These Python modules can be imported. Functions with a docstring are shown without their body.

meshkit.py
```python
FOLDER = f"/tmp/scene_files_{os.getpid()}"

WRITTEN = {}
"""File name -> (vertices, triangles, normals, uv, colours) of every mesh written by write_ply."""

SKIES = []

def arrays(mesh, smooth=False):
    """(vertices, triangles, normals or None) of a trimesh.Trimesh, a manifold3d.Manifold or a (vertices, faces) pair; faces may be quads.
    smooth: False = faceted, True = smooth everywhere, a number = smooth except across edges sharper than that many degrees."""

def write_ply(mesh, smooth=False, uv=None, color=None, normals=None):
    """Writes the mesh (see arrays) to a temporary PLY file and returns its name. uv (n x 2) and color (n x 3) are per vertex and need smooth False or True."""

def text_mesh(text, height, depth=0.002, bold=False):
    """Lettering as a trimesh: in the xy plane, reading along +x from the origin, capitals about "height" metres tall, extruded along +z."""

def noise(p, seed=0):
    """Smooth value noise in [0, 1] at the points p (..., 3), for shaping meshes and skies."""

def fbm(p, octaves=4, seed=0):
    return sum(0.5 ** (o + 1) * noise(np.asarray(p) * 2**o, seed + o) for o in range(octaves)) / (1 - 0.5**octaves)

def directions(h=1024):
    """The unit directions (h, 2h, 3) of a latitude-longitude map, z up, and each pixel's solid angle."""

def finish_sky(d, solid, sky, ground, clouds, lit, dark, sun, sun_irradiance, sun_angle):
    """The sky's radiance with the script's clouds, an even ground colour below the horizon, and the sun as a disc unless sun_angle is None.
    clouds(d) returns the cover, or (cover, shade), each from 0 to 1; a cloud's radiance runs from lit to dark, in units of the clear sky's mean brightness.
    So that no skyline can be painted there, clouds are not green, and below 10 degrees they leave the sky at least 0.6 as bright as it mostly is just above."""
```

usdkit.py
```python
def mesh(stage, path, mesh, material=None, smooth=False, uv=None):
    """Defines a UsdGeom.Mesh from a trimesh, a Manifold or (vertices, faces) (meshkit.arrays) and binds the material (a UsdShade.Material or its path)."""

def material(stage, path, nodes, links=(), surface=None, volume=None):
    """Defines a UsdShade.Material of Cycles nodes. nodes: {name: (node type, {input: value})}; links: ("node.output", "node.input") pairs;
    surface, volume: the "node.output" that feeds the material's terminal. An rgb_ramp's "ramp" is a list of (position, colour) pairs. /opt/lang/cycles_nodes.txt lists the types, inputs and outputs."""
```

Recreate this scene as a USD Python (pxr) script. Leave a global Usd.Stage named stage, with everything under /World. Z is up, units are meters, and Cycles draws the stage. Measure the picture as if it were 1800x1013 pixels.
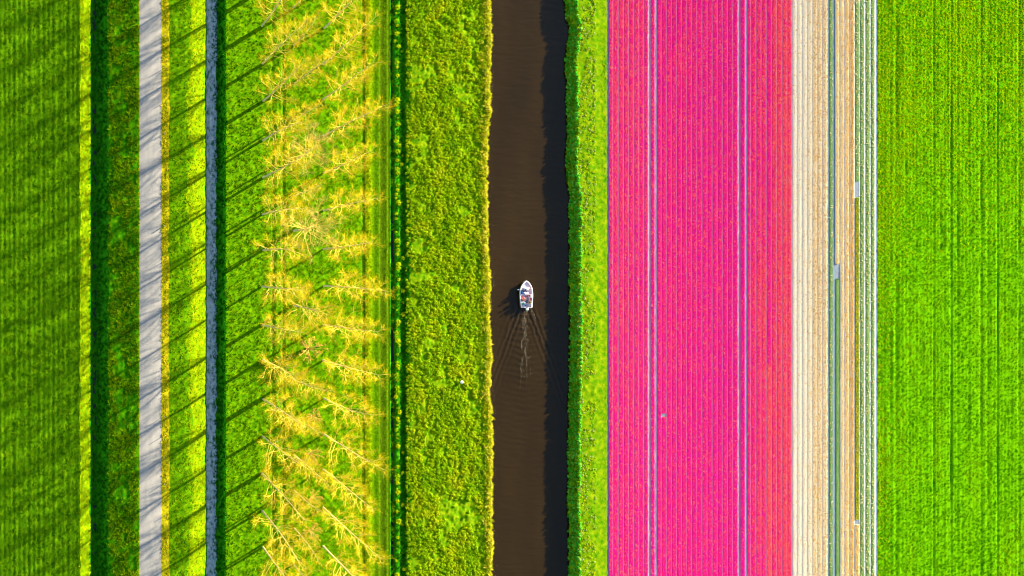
import math, random
import numpy as np, trimesh, manifold3d as m3, meshkit, usdkit
from pxr import Usd, UsdGeom, UsdLux, UsdShade, Gf, Sdf, Vt

stage = Usd.Stage.CreateInMemory()
UsdGeom.SetStageUpAxis(stage, 'Z'); UsdGeom.SetStageMetersPerUnit(stage, 1.0)
UsdGeom.Xform.Define(stage, '/World'); UsdGeom.Scope.Define(stage, '/World/Looks')

# ------------------------------------------------------------------ camera, sky, sun, exposure
PPM, H = 12.0, 125.0                 # photo pixels per metre on the ground, camera height
NX, NY = 110.0, 480.0                # pixel below the camera
CX, CY = (NX - 900) / PPM, (506.5 - NY) / PPM
cam = UsdGeom.Camera.Define(stage, '/World/camera')
cam.AddTranslateOp().Set(Gf.Vec3d(CX, CY, H))
cam.CreateFocalLengthAttr(50.0)
cam.CreateHorizontalApertureAttr(50.0 * 150.0 / H); cam.CreateVerticalApertureAttr(50.0 * 150.0 * 576 / 1024 / H)
cam.CreateHorizontalApertureOffsetAttr(50.0 * -CX / H); cam.CreateVerticalApertureOffsetAttr(50.0 * -CY / H)
cam.CreateClippingRangeAttr(Gf.Vec2f(1, 3000))
cam.CreateExposureAttr(2.5)
ELEV, AZ = math.radians(15.5), math.radians(31.3)          # AZ from +x towards +y
SUN = np.array([math.cos(ELEV) * math.cos(AZ), math.cos(ELEV) * math.sin(AZ), math.sin(ELEV)])
SKY_STRENGTH, SUN_INT = 0.07, 1.25
sun = UsdLux.DistantLight.Define(stage, '/World/sun')
sun.CreateIntensityAttr(SUN_INT); sun.CreateAngleAttr(0.7); sun.CreateNormalizeAttr(True); sun.CreateColorAttr(Gf.Vec3f(1.0, 0.87, 0.66))
sun.AddTransformOp().Set(Gf.Matrix4d().SetRotate(Gf.Rotation(Gf.Vec3d(0, 0, 1), Gf.Vec3d(*SUN))))
sky_m = usdkit.material(stage, '/World/Looks/sky_look', {
    's': ('sky_texture', {'sky_type': 'single_scattering', 'sun_disc': False, 'sun_elevation': ELEV, 'sun_rotation': math.atan2(SUN[0], SUN[1]), 'ozone_density': 2.5}),
    'b': ('background_shader', {'strength': SKY_STRENGTH})}, [('s.color', 'b.color')], surface='b.background')
dome = UsdLux.DomeLight.Define(stage, '/World/sky'); dome.CreateIntensityAttr(1.0)
UsdShade.MaterialBindingAPI.Apply(dome.GetPrim()).Bind(sky_m)
dome.GetPrim().SetCustomDataByKey('kind', 'structure')

# ------------------------------------------------------------------ helpers
rng = np.random.default_rng(7)
used = {}
def numbered(name, parent):
    k = (parent, name); n = used.get(k, 0); used[k] = n + 1
    return name if n == 0 else f'{name}_{n:03d}'
def W(px, py, z=0.0):
    """photo pixel -> world point on the level z"""
    s = (H - z) / H / PPM
    return np.array([CX + (px - NX) * s, CY - (py - NY) * s, z])
def wx(px): return (np.asarray(px, float) - 900) / PPM
def wy(py): return (506.5 - np.asarray(py, float)) / PPM
def tag(p, label=None, cat=None, group=None, kind=None):
    p = p.GetPrim() if hasattr(p, 'GetPrim') else p
    for k, v in (('label', label), ('category', cat), ('group', group), ('kind', kind)):
        if v: p.SetCustomDataByKey(k, v)
    return p
def obj(name, mesh, mat, parent='/World', smooth=False):
    parent = str(parent.GetPath()) if hasattr(parent, 'GetPath') else parent
    return usdkit.mesh(stage, f'{parent}/{numbered(name, parent)}', mesh, mat, smooth=smooth).GetPrim()
def thing(name, loc, label, cat, rotz=0.0, scale=None, group=None):
    x = UsdGeom.Xform.Define(stage, '/World/' + numbered(name, '/World'))
    x.AddTranslateOp().Set(Gf.Vec3d(*map(float, loc))); x.AddRotateZOp().Set(float(rotz))
    if scale is not None: x.AddScaleOp().Set(Gf.Vec3f(*scale))
    tag(x, label, cat, group)
    return x.GetPrim()
def dup(root, loc, label, rotz=0.0, scale=(1, 1, 1), group=None, name=None):
    was = root.GetCustomData()
    r = thing(name or root.GetName().rstrip('0123456789').rstrip('_'), loc, label, was['category'], rotz, scale, group or was.get('group'))
    r.GetReferences().AddInternalReference(root.GetPath()); r.SetInstanceable(True)
    return r
def scatter(path_parent, name, protos, pos, scale, yaw, tilt=0.12, seed=0, which=None):
    """many small pieces as one PointInstancer. protos: [(mesh, material)]"""
    parent = path_parent
    path = f'{parent}/{numbered(name, parent)}'
    pi = UsdGeom.PointInstancer.Define(stage, path)
    rel = pi.CreatePrototypesRel()
    for i, (me, mat) in enumerate(protos):
        usdkit.mesh(stage, f'{path}/clump_{i + 1:03d}', me, mat)
        rel.AddTarget(f'{path}/clump_{i + 1:03d}')
    n = len(pos); r = np.random.default_rng(seed)
    pi.CreateProtoIndicesAttr(Vt.IntArray.FromNumpy((r.integers(0, len(protos), n) if which is None else which).astype(np.int32)))
    pi.CreatePositionsAttr(Vt.Vec3fArray.FromNumpy(np.asarray(pos, np.float32)))
    scale = np.asarray(scale, float)
    if scale.ndim == 1: scale = np.repeat(scale[:, None], 3, 1)
    pi.CreateScalesAttr(Vt.Vec3fArray.FromNumpy(scale.astype(np.float32)))
    a, t = np.asarray(yaw) / 2, r.normal(0, tilt, (n, 2)) / 2
    q = np.stack([np.cos(a), t[:, 0], t[:, 1], np.sin(a)], 1); q /= np.linalg.norm(q, axis=1, keepdims=True)
    pi.CreateOrientationsAttr(Vt.QuathArray([Gf.Quath(*map(float, x)) for x in q]))
    return pi.GetPrim()
def tube(pts, rad, sides=5):
    pts = np.asarray(pts, float); rad = np.broadcast_to(np.asarray(rad, float), (len(pts),))
    d = np.gradient(pts, axis=0); d /= np.linalg.norm(d, axis=1, keepdims=True) + 1e-9
    ref = np.where(np.abs(d[:, 2:3]) > 0.9, [[1.0, 0, 0]], [[0, 0, 1.0]])
    u = np.cross(d, ref); u /= np.linalg.norm(u, axis=1, keepdims=True) + 1e-9
    v = np.cross(d, u); a = np.arange(sides) / sides * 2 * np.pi
    V = pts[:, None] + rad[:, None, None] * (np.cos(a)[None, :, None] * u[:, None] + np.sin(a)[None, :, None] * v[:, None])
    n = len(pts); V = V.reshape(-1, 3); F = []
    for i in range(n - 1):
        for k in range(sides):
            p, q = i * sides + k, i * sides + (k + 1) % sides
            F += [(p, q, q + sides), (p, q + sides, p + sides)]
    F += [(0, k + 1, k) for k in range(1, sides - 1)] + [((n - 1) * sides, (n - 1) * sides + k, (n - 1) * sides + k + 1) for k in range(1, sides - 1)]
    return V, np.array(F)
def join(parts):
    V, F, n = [], [], 0
    for v, f in parts:
        V.append(v); F.append(np.asarray(f) + n); n += len(v)
    return np.vstack(V), np.vstack(F)
def box(x0, x1, y0, y1, z0, z1, bev=0.0):
    m = trimesh.creation.box([x1 - x0, y1 - y0, z1 - z0])
    m.apply_translation([(x0 + x1) / 2, (y0 + y1) / 2, (z0 + z1) / 2])
    if bev:
        pts = []
        for sx in (x0 + bev, x1 - bev):
            for sy in (y0 + bev, y1 - bev):
                for sz in (z0 + bev, z1 - bev):
                    for d in ((bev, 0, 0), (-bev, 0, 0), (0, bev, 0), (0, -bev, 0), (0, 0, bev), (0, 0, -bev)):
                        pts.append((sx + d[0], sy + d[1], sz + d[2]))
        m = trimesh.convex.convex_hull(np.array(pts))
    return np.array(m.vertices), np.array(m.faces)

# ------------------------------------------------------------------ materials
LK = '/World/Looks/'
def srf(name, stops, scale=(3, 3, 3), detail=5, rough=0.9, spec=0.0, bump=0.0, bscale=20.0, ramp_lo=0.3, ramp_hi=0.7):
    """colour from noise at the world position"""
    n = {'g': ('geometry', {}), 'mp': ('mapping', {'scale': scale}), 'n': ('noise_texture', {'scale': 1.0, 'detail': detail, 'roughness': 0.6}),
         'mr': ('map_range', {'from_min': ramp_lo, 'from_max': ramp_hi, 'clamp': True}),
         'r': ('rgb_ramp', {'ramp': stops}), 'p': ('principled_bsdf', {'roughness': rough, 'specular_ior_level': spec})}
    l = [('g.position', 'mp.vector'), ('mp.vector', 'n.vector'), ('n.fac', 'mr.value'), ('mr.result', 'r.fac'), ('r.color', 'p.base_color')]
    if bump:
        n['bn'] = ('noise_texture', {'scale': bscale, 'detail': 4}); n['b'] = ('bump', {'strength': bump, 'distance': 0.05})
        l += [('g.position', 'bn.vector'), ('bn.fac', 'b.height'), ('b.normal', 'p.normal')]
    return usdkit.material(stage, LK + name, n, l, surface='p.BSDF')
def leafy(name, stops, patch_stops=None, pscale=(0.15, 0.08, 0.1), pfac=0.5, trans=0.35):
    """thin leaves and blades: tone by piece, tinted in broad patches, some light passing through"""
    n = {'o': ('object_info', {}), 'r': ('rgb_ramp', {'ramp': stops}), 'd': ('diffuse_bsdf', {}), 't': ('translucent_bsdf', {}), 'm': ('mix_closure', {'fac': trans})}
    l = [('o.random', 'r.fac')]
    src = 'r.color'
    if patch_stops:
        n.update({'g': ('geometry', {}), 'mp': ('mapping', {'scale': pscale}), 'n': ('noise_texture', {'scale': 1.0, 'detail': 4}),
                  'mr': ('map_range', {'from_min': 0.35, 'from_max': 0.65, 'clamp': True}), 'r2': ('rgb_ramp', {'ramp': patch_stops}), 'mx': ('mix_color', {'fac': pfac})})
        l += [('g.position', 'mp.vector'), ('mp.vector', 'n.vector'), ('n.fac', 'mr.value'), ('mr.result', 'r2.fac'), ('r.color', 'mx.a'), ('r2.color', 'mx.b')]
        src = 'mx.result'
    l += [(src, 'd.color'), (src, 't.color'), ('d.BSDF', 'm.closure1'), ('t.BSDF', 'm.closure2')]
    return usdkit.material(stage, LK + name, n, l, surface='m.closure')
def plain(name, col, rough=0.5, spec=0.5, metal=0.0):
    return usdkit.material(stage, LK + name, {'g': ('geometry', {}), 'n': ('noise_texture', {'scale': 9.0, 'detail': 4}),
        'r': ('rgb_ramp', {'ramp': [(0.3, [c * 0.88 for c in col]), (0.7, [min(1, c * 1.06) for c in col])]}),
        'p': ('principled_bsdf', {'roughness': rough, 'specular_ior_level': spec, 'metallic': metal})},
        [('g.position', 'n.vector'), ('n.fac', 'r.fac'), ('r.color', 'p.base_color')], surface='p.BSDF')

G1, G2, G3, GY = (0.045, 0.13, 0.003), (0.10, 0.22, 0.004), (0.17, 0.28, 0.005), (0.30, 0.30, 0.006)
M = {}
M['field_l'] = srf('left_field_look', [(0, (0.022, 0.085, 0.001)), (0.5, (0.05, 0.135, 0.001)), (1, (0.095, 0.18, 0.0015))], (2.5, 0.8, 2))
M['bank_grass'] = srf('shade_tinted_ditch_look', [(0, (0.008, 0.12, 0.002)), (0.5, (0.02, 0.16, 0.002)), (1, (0.05, 0.19, 0.002))], (3, 2, 3))  # deep green of the ditch shade is put into this turf colour
M['slope'] = srf('sun_tinted_slope_look', [(0, (0.08, 0.19, 0.001)), (0.5, (0.15, 0.25, 0.0012)), (1, (0.25, 0.29, 0.002))], (3, 2, 3))  # sunlight on the sun-facing ditch slopes is put into this colour
M['verge'] = srf('rough_verge_look', [(0, (0.010, 0.10, 0.001)), (0.5, (0.03, 0.155, 0.001)), (1, (0.10, 0.21, 0.002))], (2.2, 1.6, 2))
M['dry'] = srf('dry_verge_look', [(0, (0.20, 0.20, 0.004)), (0.5, (0.36, 0.31, 0.005)), (1, (0.50, 0.40, 0.01))], (4, 3, 3))
M['meadow'] = srf('meadow_look', [(0, (0.03, 0.13, 0.001)), (0.5, (0.07, 0.19, 0.001)), (1, (0.14, 0.25, 0.0015))], (1.6, 1.6, 2))
M['mown'] = srf('mown_look', [(0, (0.03, 0.09, 0.001)), (0.5, (0.05, 0.125, 0.001)), (1, (0.09, 0.16, 0.0015))], (5, 0.25, 2))
M['rough'] = srf('rough_bank_look', [(0, (0.03, 0.14, 0.001)), (0.5, (0.10, 0.20, 0.002)), (1, (0.20, 0.26, 0.003))], (1.5, 1.5, 1.5))
M['crop'] = srf('crop_field_look', [(0, (0.06, 0.22, 0.001)), (0.5, (0.085, 0.26, 0.001)), (1, (0.12, 0.28, 0.0015))], (3, 0.7, 2))
M['soil'] = srf('pale_soil_look', [(0, (0.42, 0.37, 0.41)), (0.5, (0.54, 0.48, 0.52)), (1, (0.64, 0.58, 0.60))], (6, 2, 4))
M['sand'] = srf('white_sand_look', [(0, (0.40, 0.44, 0.36)), (1, (0.52, 0.55, 0.46))], (6, 2, 4))
M['greysand'] = srf('grey_sand_look', [(0, (0.12, 0.165, 0.21)), (0.5, (0.15, 0.20, 0.24)), (1, (0.18, 0.23, 0.27))], (5, 2, 4))
def road_mat():
    n = {'g': ('geometry', {}), 'mp': ('mapping', {'scale': (1.3, 0.25, 1)}), 'n': ('noise_texture', {'scale': 1.0, 'detail': 6}),
         'n2': ('noise_texture', {'scale': 30.0, 'detail': 3}), 'mx': ('mix_float', {'fac': 0.35}),
         'r': ('rgb_ramp', {'ramp': [(0.3, (0.215, 0.207, 0.185)), (0.5, (0.262, 0.25, 0.222)), (0.7, (0.31, 0.29, 0.255))]}),
         'b': ('bump', {'strength': 0.4, 'distance': 0.01}), 'p': ('principled_bsdf', {'roughness': 0.85, 'specular_ior_level': 0.3})}
    l = [('g.position', 'mp.vector'), ('mp.vector', 'n.vector'), ('g.position', 'n2.vector'), ('n.fac', 'mx.a'), ('n2.fac', 'mx.b'), ('mx.result', 'r.fac'), ('r.color', 'p.base_color'), ('n2.fac', 'b.height'), ('b.normal', 'p.normal')]
    return usdkit.material(stage, LK + 'road_look', n, l, surface='p.BSDF')
M['road'] = road_mat()
def water_mat(name, c0, c1, scale, rough, bump):
    n = {'g': ('geometry', {}), 'mp': ('mapping', {'scale': scale}), 'n': ('noise_texture', {'scale': 1.0, 'detail': 5}),
         'r': ('rgb_ramp', {'ramp': [(0.3, c0), (0.7, c1)]}), 'm2': ('mapping', {'scale': (1.2, 5.0, 1)}), 'n2': ('noise_texture', {'scale': 1.0, 'detail': 4, 'distortion': 0.6}),
         'b': ('bump', {'strength': bump, 'distance': 0.03}), 'p': ('principled_bsdf', {'roughness': rough, 'ior': 1.333, 'specular_ior_level': 0.4})}
    l = [('g.position', 'mp.vector'), ('mp.vector', 'n.vector'), ('n.fac', 'r.fac'), ('r.color', 'p.base_color'), ('g.position', 'm2.vector'), ('m2.vector', 'n2.vector'), ('n2.fac', 'b.height'), ('b.normal', 'p.normal')]
    return usdkit.material(stage, LK + name, n, l, surface='p.BSDF')
M['canal'] = water_mat('canal_water_look', (0.0135, 0.0078, 0.0012), (0.0195, 0.0110, 0.0018), (0.25, 0.06, 1), 0.09, 0.5)
M['ditchwater'] = water_mat('ditch_water_look', (0.010, 0.014, 0.012), (0.03, 0.03, 0.02), (1.5, 0.6, 1), 0.08, 0.2)
M['duckweed'] = srf('scum_water_look', [(0, (0.015, 0.10, 0.015)), (0.22, (0.09, 0.16, 0.13)), (0.45, (0.30, 0.34, 0.36)), (0.8, (0.42, 0.46, 0.48)), (1, (0.75, 0.75, 0.70))], (2.2, 1.3, 4), rough=0.6, spec=0.3, detail=9)
M['foam'] = plain('foam_look', (0.38, 0.33, 0.20), 0.6)
M['fleck'] = plain('fleck_look', (0.25, 0.23, 0.18), 0.6)
# foliage pieces
M['t_field'] = leafy('field_blade_look', [(0, (0.035, 0.14, 0.001)), (0.6, (0.075, 0.205, 0.001)), (1, (0.17, 0.28, 0.002))])
M['t_glow'] = leafy('glow_tinted_blade_look', [(0, (0.34, 0.47, 0.001)), (1, (0.46, 0.53, 0.002))])  # warm glow over the upper field, painted into the blade colour
M['t_strip'] = leafy('strip_blade_look', [(0, (0.09, 0.22, 0.001)), (0.6, (0.18, 0.32, 0.0015)), (1, (0.32, 0.40, 0.003))])
M['t_bank'] = leafy('bank_blade_look', [(0, (0.19, 0.31, 0.002)), (0.5, (0.32, 0.40, 0.003)), (1, (0.48, 0.45, 0.004))])  # on the ditch slopes and the ridge this brighter tone is painted sunlight
M['t_shade'] = leafy('shade_tinted_blade_look', [(0, (0.008, 0.13, 0.002)), (1, (0.03, 0.22, 0.003))])  # shade painted into the blades: red kept very low
M['t_verge'] = leafy('verge_blade_look', [(0, (0.04, 0.21, 0.001)), (0.6, (0.13, 0.34, 0.002)), (1, (0.34, 0.46, 0.004))], [(0, (0.02, 0.15, 0.001)), (1, (0.26, 0.32, 0.003))], (0.3, 0.2, 0.1))
M['t_dry'] = leafy('dry_blade_look', [(0, (0.30, 0.32, 0.004)), (0.6, (0.52, 0.44, 0.005)), (1, (0.66, 0.50, 0.02))])
M['t_meadow'] = leafy('meadow_blade_look', [(0, (0.05, 0.18, 0.001)), (0.6, (0.12, 0.26, 0.0012)), (1, (0.23, 0.34, 0.002))])
M['t_rough'] = leafy('rough_blade_look', [(0, (0.15, 0.33, 0.002)), (0.5, (0.34, 0.47, 0.003)), (1, (0.54, 0.56, 0.01))], [(0, (0.05, 0.27, 0.002)), (0.5, (0.22, 0.40, 0.003)), (1, (0.44, 0.48, 0.006))], (0.4, 0.2, 0.1), 0.5)
M['t_edge'] = leafy('reed_edge_look', [(0, (0.42, 0.48, 0.004)), (0.5, (0.62, 0.58, 0.01)), (1, (0.78, 0.66, 0.10))])  # sunlight on the canal edge is put into these pale blades
M['t_crop'] = leafy('crop_blade_look', [(0, (0.10, 0.30, 0.001)), (0.6, (0.14, 0.35, 0.001)), (1, (0.20, 0.39, 0.002))], [(0, (0.02, 0.24, 0.001)), (0.5, (0.10, 0.32, 0.001)), (1, (0.32, 0.40, 0.001))], (0.22, 0.06, 0.1), 0.5)
M['t_grey'] = leafy('grey_herb_look', [(0, (0.20, 0.30, 0.04)), (0.7, (0.34, 0.40, 0.10)), (1, (0.46, 0.48, 0.24))])
M['t_tussock'] = leafy('tussock_blade_look', [(0, (0.18, 0.36, 0.002)), (1, (0.44, 0.50, 0.004))])
M['t_herb'] = leafy('dark_herb_look', [(0, (0.05, 0.44, 0.02)), (0.7, (0.10, 0.55, 0.025)), (1, (0.30, 0.58, 0.08))])
M['bark'] = srf('bark_look', [(0, (0.34, 0.27, 0.11)), (1, (0.54, 0.44, 0.20))], (4, 4, 1.5), bump=0.3)
M['limb'] = srf('limb_bark_look', [(0, (0.46, 0.34, 0.045)), (1, (0.68, 0.52, 0.09))], (3, 3, 3))
M['twig'] = srf('twig_look', [(0, (0.46, 0.32, 0.006)), (1, (0.66, 0.45, 0.015))], (2, 2, 2))
M['twig_brown'] = srf('brown_twig_look', [(0, (0.42, 0.27, 0.06)), (1, (0.64, 0.45, 0.14))], (2, 2, 2))
def bud_mat(name, stops):
    n = {'g': ('geometry', {}), 'r': ('rgb_ramp', {'ramp': stops}), 'd': ('diffuse_bsdf', {}), 't': ('translucent_bsdf', {}), 'm': ('mix_closure', {'fac': 0.4})}
    return usdkit.material(stage, LK + name, n, [('g.random_per_island', 'r.fac'), ('r.color', 'd.color'), ('r.color', 't.color'), ('d.BSDF', 'm.closure1'), ('t.BSDF', 'm.closure2')], surface='m.closure')
M['bud'] = bud_mat('young_leaf_look', [(0, (0.38, 0.33, 0.002)), (0.5, (0.62, 0.41, 0.003)), (1, (0.74, 0.35, 0.004))])
M['bud_brown'] = bud_mat('brown_bud_look', [(0, (0.46, 0.31, 0.02)), (1, (0.68, 0.47, 0.05))])

# ------------------------------------------------------------------ ground strips
YF = 47.0
ycoarse = np.array([47.6, 49, 52, 58, 70, 95, 140, 220])
def ygrid(step): return np.concatenate([-ycoarse[::-1], np.arange(-YF, YF + 1e-6, step), ycoarse])
def fb(X, Y, sx, sy, octs=3, seed=0): return meshkit.fbm(np.stack([X * sx, Y * sy, np.zeros_like(X)], -1), octs, seed) - 0.5
def strip(name, left, right, zf, mat, step=0.16, extra_left=None, extra_right=None, label=None):
    """one sheet of ground between two edges given in metres as functions of y"""
    y = ygrid(step)
    l, r = (np.broadcast_to(f(y) if callable(f) else f, y.shape) for f in (left, right))
    n = max(2, int(round(float(np.mean(r - l)) / step)) + 1)
    u = np.linspace(0, 1, n)
    X = l[:, None] + (r - l)[:, None] * u[None]
    if extra_left is not None: X = np.hstack([np.repeat(np.array(extra_left)[None], len(y), 0), X])
    if extra_right is not None: X = np.hstack([X, np.repeat(np.array(extra_right)[None], len(y), 0)])
    Y = np.repeat(y[:, None], X.shape[1], 1)
    Z = zf(X, Y, np.clip((X - l[:, None]) / (r - l)[:, None], 0, 1))
    nx = X.shape[1]; i = np.arange(len(y) - 1)[:, None] * nx + np.arange(nx - 1)[None]
    F = np.stack([i, i + 1, i + nx + 1, i + nx], -1).reshape(-1, 4)
    p = obj(name, (np.stack([X, Y, Z], -1).reshape(-1, 3), F), mat, smooth=True)
    return tag(p, kind='structure', label=label)
def prof(px, z): return lambda X: np.interp(X * PPM + 900, px, z)
def stripes(X, period_px, ph=0.0): return np.sin((X * PPM + 900) / period_px * 2 * np.pi + ph)
def jag(amp, sc, seed): return lambda y: amp * 2 * (meshkit.fbm(np.stack([np.zeros_like(y), y * sc, np.zeros_like(y)], -1), 3, seed) - 0.5)

# left field with its mowing lines
def z_left(X, Y, U):
    px = X * PPM + 900
    k = meshkit.noise(np.stack([X * 0.8, Y * 0.10, X * 0], -1), 3)
    z = 0.045 * (stripes(X + 0.05 * fb(X * 0, Y, 0, 0.1, 2, 8), 8.6) * k + 0.7 * stripes(X, 13.7, 1.0) * (1 - k))
    z = z + np.where(px < 95, 0.03, 0.0) * np.sin(Y * 2 * np.pi / 1.7 + 9 * fb(X, Y, 0.12, 0.12, 2, 5)) * np.clip(meshkit.noise(np.stack([X * 0.12, Y * 0.1, X * 0], -1), 9) * 3 - 1.3, 0, 1)
    return z + 0.10 * fb(X, Y, 1.9, 1.3, 3, 1) + 0.05 * fb(X, Y, 5, 5, 2, 2)
e_0 = lambda y: wx(141) + jag(0.22, 0.6, 13)(y) + jag(0.08, 2.5, 14)(y)
strip('left_field', wx(-25), e_0, z_left, M['field_l'], 0.15, extra_left=wx([-4000, -1500, -600, -200, -60]))
p1 = prof([141, 145, 158.5, 161, 164, 170, 174, 185, 192], [0.02, -0.06, -0.50, -0.95, -1.22, -1.20, -1.0, -0.35, 0.02])
zd1 = lambda X, Y: p1(X) + 0.20 * fb(X, Y, 2.2, 1.3, 3, 11) * np.clip(np.minimum(X - wx(141), wx(192) - X) * 2, 0.0, 1) + z_left(X, Y, None) * np.clip((wx(146) - X) / 0.3, 0, 1)
e_1 = lambda y: wx(158.5) + jag(0.25, 0.7, 12)(y) + jag(0.1, 3.0, 15)(y)
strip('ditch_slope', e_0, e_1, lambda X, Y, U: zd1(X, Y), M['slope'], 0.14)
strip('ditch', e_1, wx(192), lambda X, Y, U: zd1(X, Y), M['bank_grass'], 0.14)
e_r = lambda y: wx(283.5) + jag(0.10, 0.7, 32)(y) + jag(0.08, 3, 33)(y)
e_v = lambda y: wx(297) + jag(0.25, 0.4, 34)(y)
strip('verge', wx(192), wx(245), lambda X, Y, U: 0.02 + 0.28 * np.maximum(fb(X, Y, 1.3, 0.8, 4, 21), -0.2) * np.minimum(1, 8 * (1 - U)) - 0.06 * np.exp(-((X * PPM + 900 - 222) / 4) ** 2), M['verge'], 0.14)
strip('road', wx(245), e_r, lambda X, Y, U: 0.07 - 0.05 * (2 * U - 1) ** 2 + 0 * Y, M['road'], 0.4)
strip('road_verge', e_r, e_v, lambda X, Y, U: 0.02 + 0.10 * fb(X, Y, 3, 2, 3, 31) * np.minimum(1, 5 * U), M['dry'], 0.14)
p2 = prof([297, 326, 338, 361.5], [0.0, 0.0, -0.10, -0.52])
zg = lambda X, Y: p2(X) + 0.13 * fb(X, Y, 2.0, 1.5, 3, 41)
e_3 = lambda y: wx(361.5) + jag(0.16, 0.5, 44)(y) + jag(0.08, 2.5, 45)(y)
e_2 = lambda y: wx(334) + 2 * jag(0.45, 0.25, 42)(y)
strip('grass_strip', e_v, e_2, lambda X, Y, U: zg(X, Y), M['meadow'], 0.15)
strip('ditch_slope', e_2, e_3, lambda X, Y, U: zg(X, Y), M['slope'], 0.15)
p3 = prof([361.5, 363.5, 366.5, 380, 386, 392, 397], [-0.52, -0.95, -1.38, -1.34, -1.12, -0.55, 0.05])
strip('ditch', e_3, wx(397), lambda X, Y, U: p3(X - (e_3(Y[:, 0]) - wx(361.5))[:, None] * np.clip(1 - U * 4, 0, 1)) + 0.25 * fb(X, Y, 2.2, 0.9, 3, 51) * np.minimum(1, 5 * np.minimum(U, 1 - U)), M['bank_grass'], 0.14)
def z_meadow(X, Y, U):
    px = X * PPM + 900
    z = 0.16 * fb(X, Y, 1.5, 1.5, 4, 61) + 0.06 * fb(X, Y, 4.5, 4.5, 2, 62)
    wob = 1.3 * fb(X * 0, Y, 0, 0.12, 2, 63)
    for c, d in ((480, 0.10), (498.5, 0.16), (487, -0.05)):
        z -= d * np.exp(-((px - c - wob) / 2.0) ** 2) * (0.5 + meshkit.noise(np.stack([X * 0, Y * 0.18, X * 0 + c], -1), 64))
    z += -0.10 * np.exp(-((px - 638.5) / 1.8) ** 2)
    return z * np.minimum(1, 20 * U + 0.2)
strip('meadow', wx(397), wx(640), z_meadow, M['meadow'], 0.15)
def banded(name, px, cols):
    """bands of different turf along the path, one with the ridge sunlight painted in"""
    n = {'g': ('geometry', {}), 'x': ('separate_xyz', {}), 'n': ('noise_texture', {'scale': 1.6, 'detail': 4}), 'a': ('math', {'math_type': 'multiply_add', 'value2': 0.25}),
         'mr': ('map_range', {'from_min': float(wx(px[0])) + 0.125, 'from_max': float(wx(px[-1])) + 0.125, 'clamp': True}),
         'r': ('rgb_ramp', {'ramp': [((p - px[0]) / (px[-1] - px[0]), c) for p, c in zip(px, cols)]}),
         'n2': ('noise_texture', {'scale': 5.0, 'detail': 4}), 'm2': ('map_range', {'from_min': 0.3, 'from_max': 0.7, 'to_min': 0.55, 'to_max': 1.4}),
         'mx': ('vector_math', {'math_type': 'scale'}), 'p': ('diffuse_bsdf', {})}
    l = [('g.position', 'x.vector'), ('g.position', 'n.vector'), ('g.position', 'n2.vector'), ('n.fac', 'a.value1'), ('x.x', 'a.value3'), ('a.value', 'mr.value'), ('mr.result', 'r.fac'),
         ('n2.fac', 'm2.value'), ('r.color', 'mx.vector1'), ('m2.result', 'mx.scale'), ('mx.vector', 'p.color')]
    return usdkit.material(stage, LK + name, n, l, surface='p.BSDF')
D_, L_, B_ = (0.035, 0.10, 0.001), (0.07, 0.155, 0.001), (0.035, 0.07, 0.0015)
M['mown'] = banded('mown_bands_look', [640, 643, 651, 654, 660, 667, 669, 675, 677, 681, 683, 686], [D_, (0.16, 0.26, 0.001), (0.18, 0.27, 0.001), (0.09, 0.19, 0.001), D_, L_, B_, B_, (0.06, 0.13, 0.001), (0.065, 0.14, 0.001), B_, B_])  # bright bands near the left edge: sunlit side of the ridge, painted in
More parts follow.
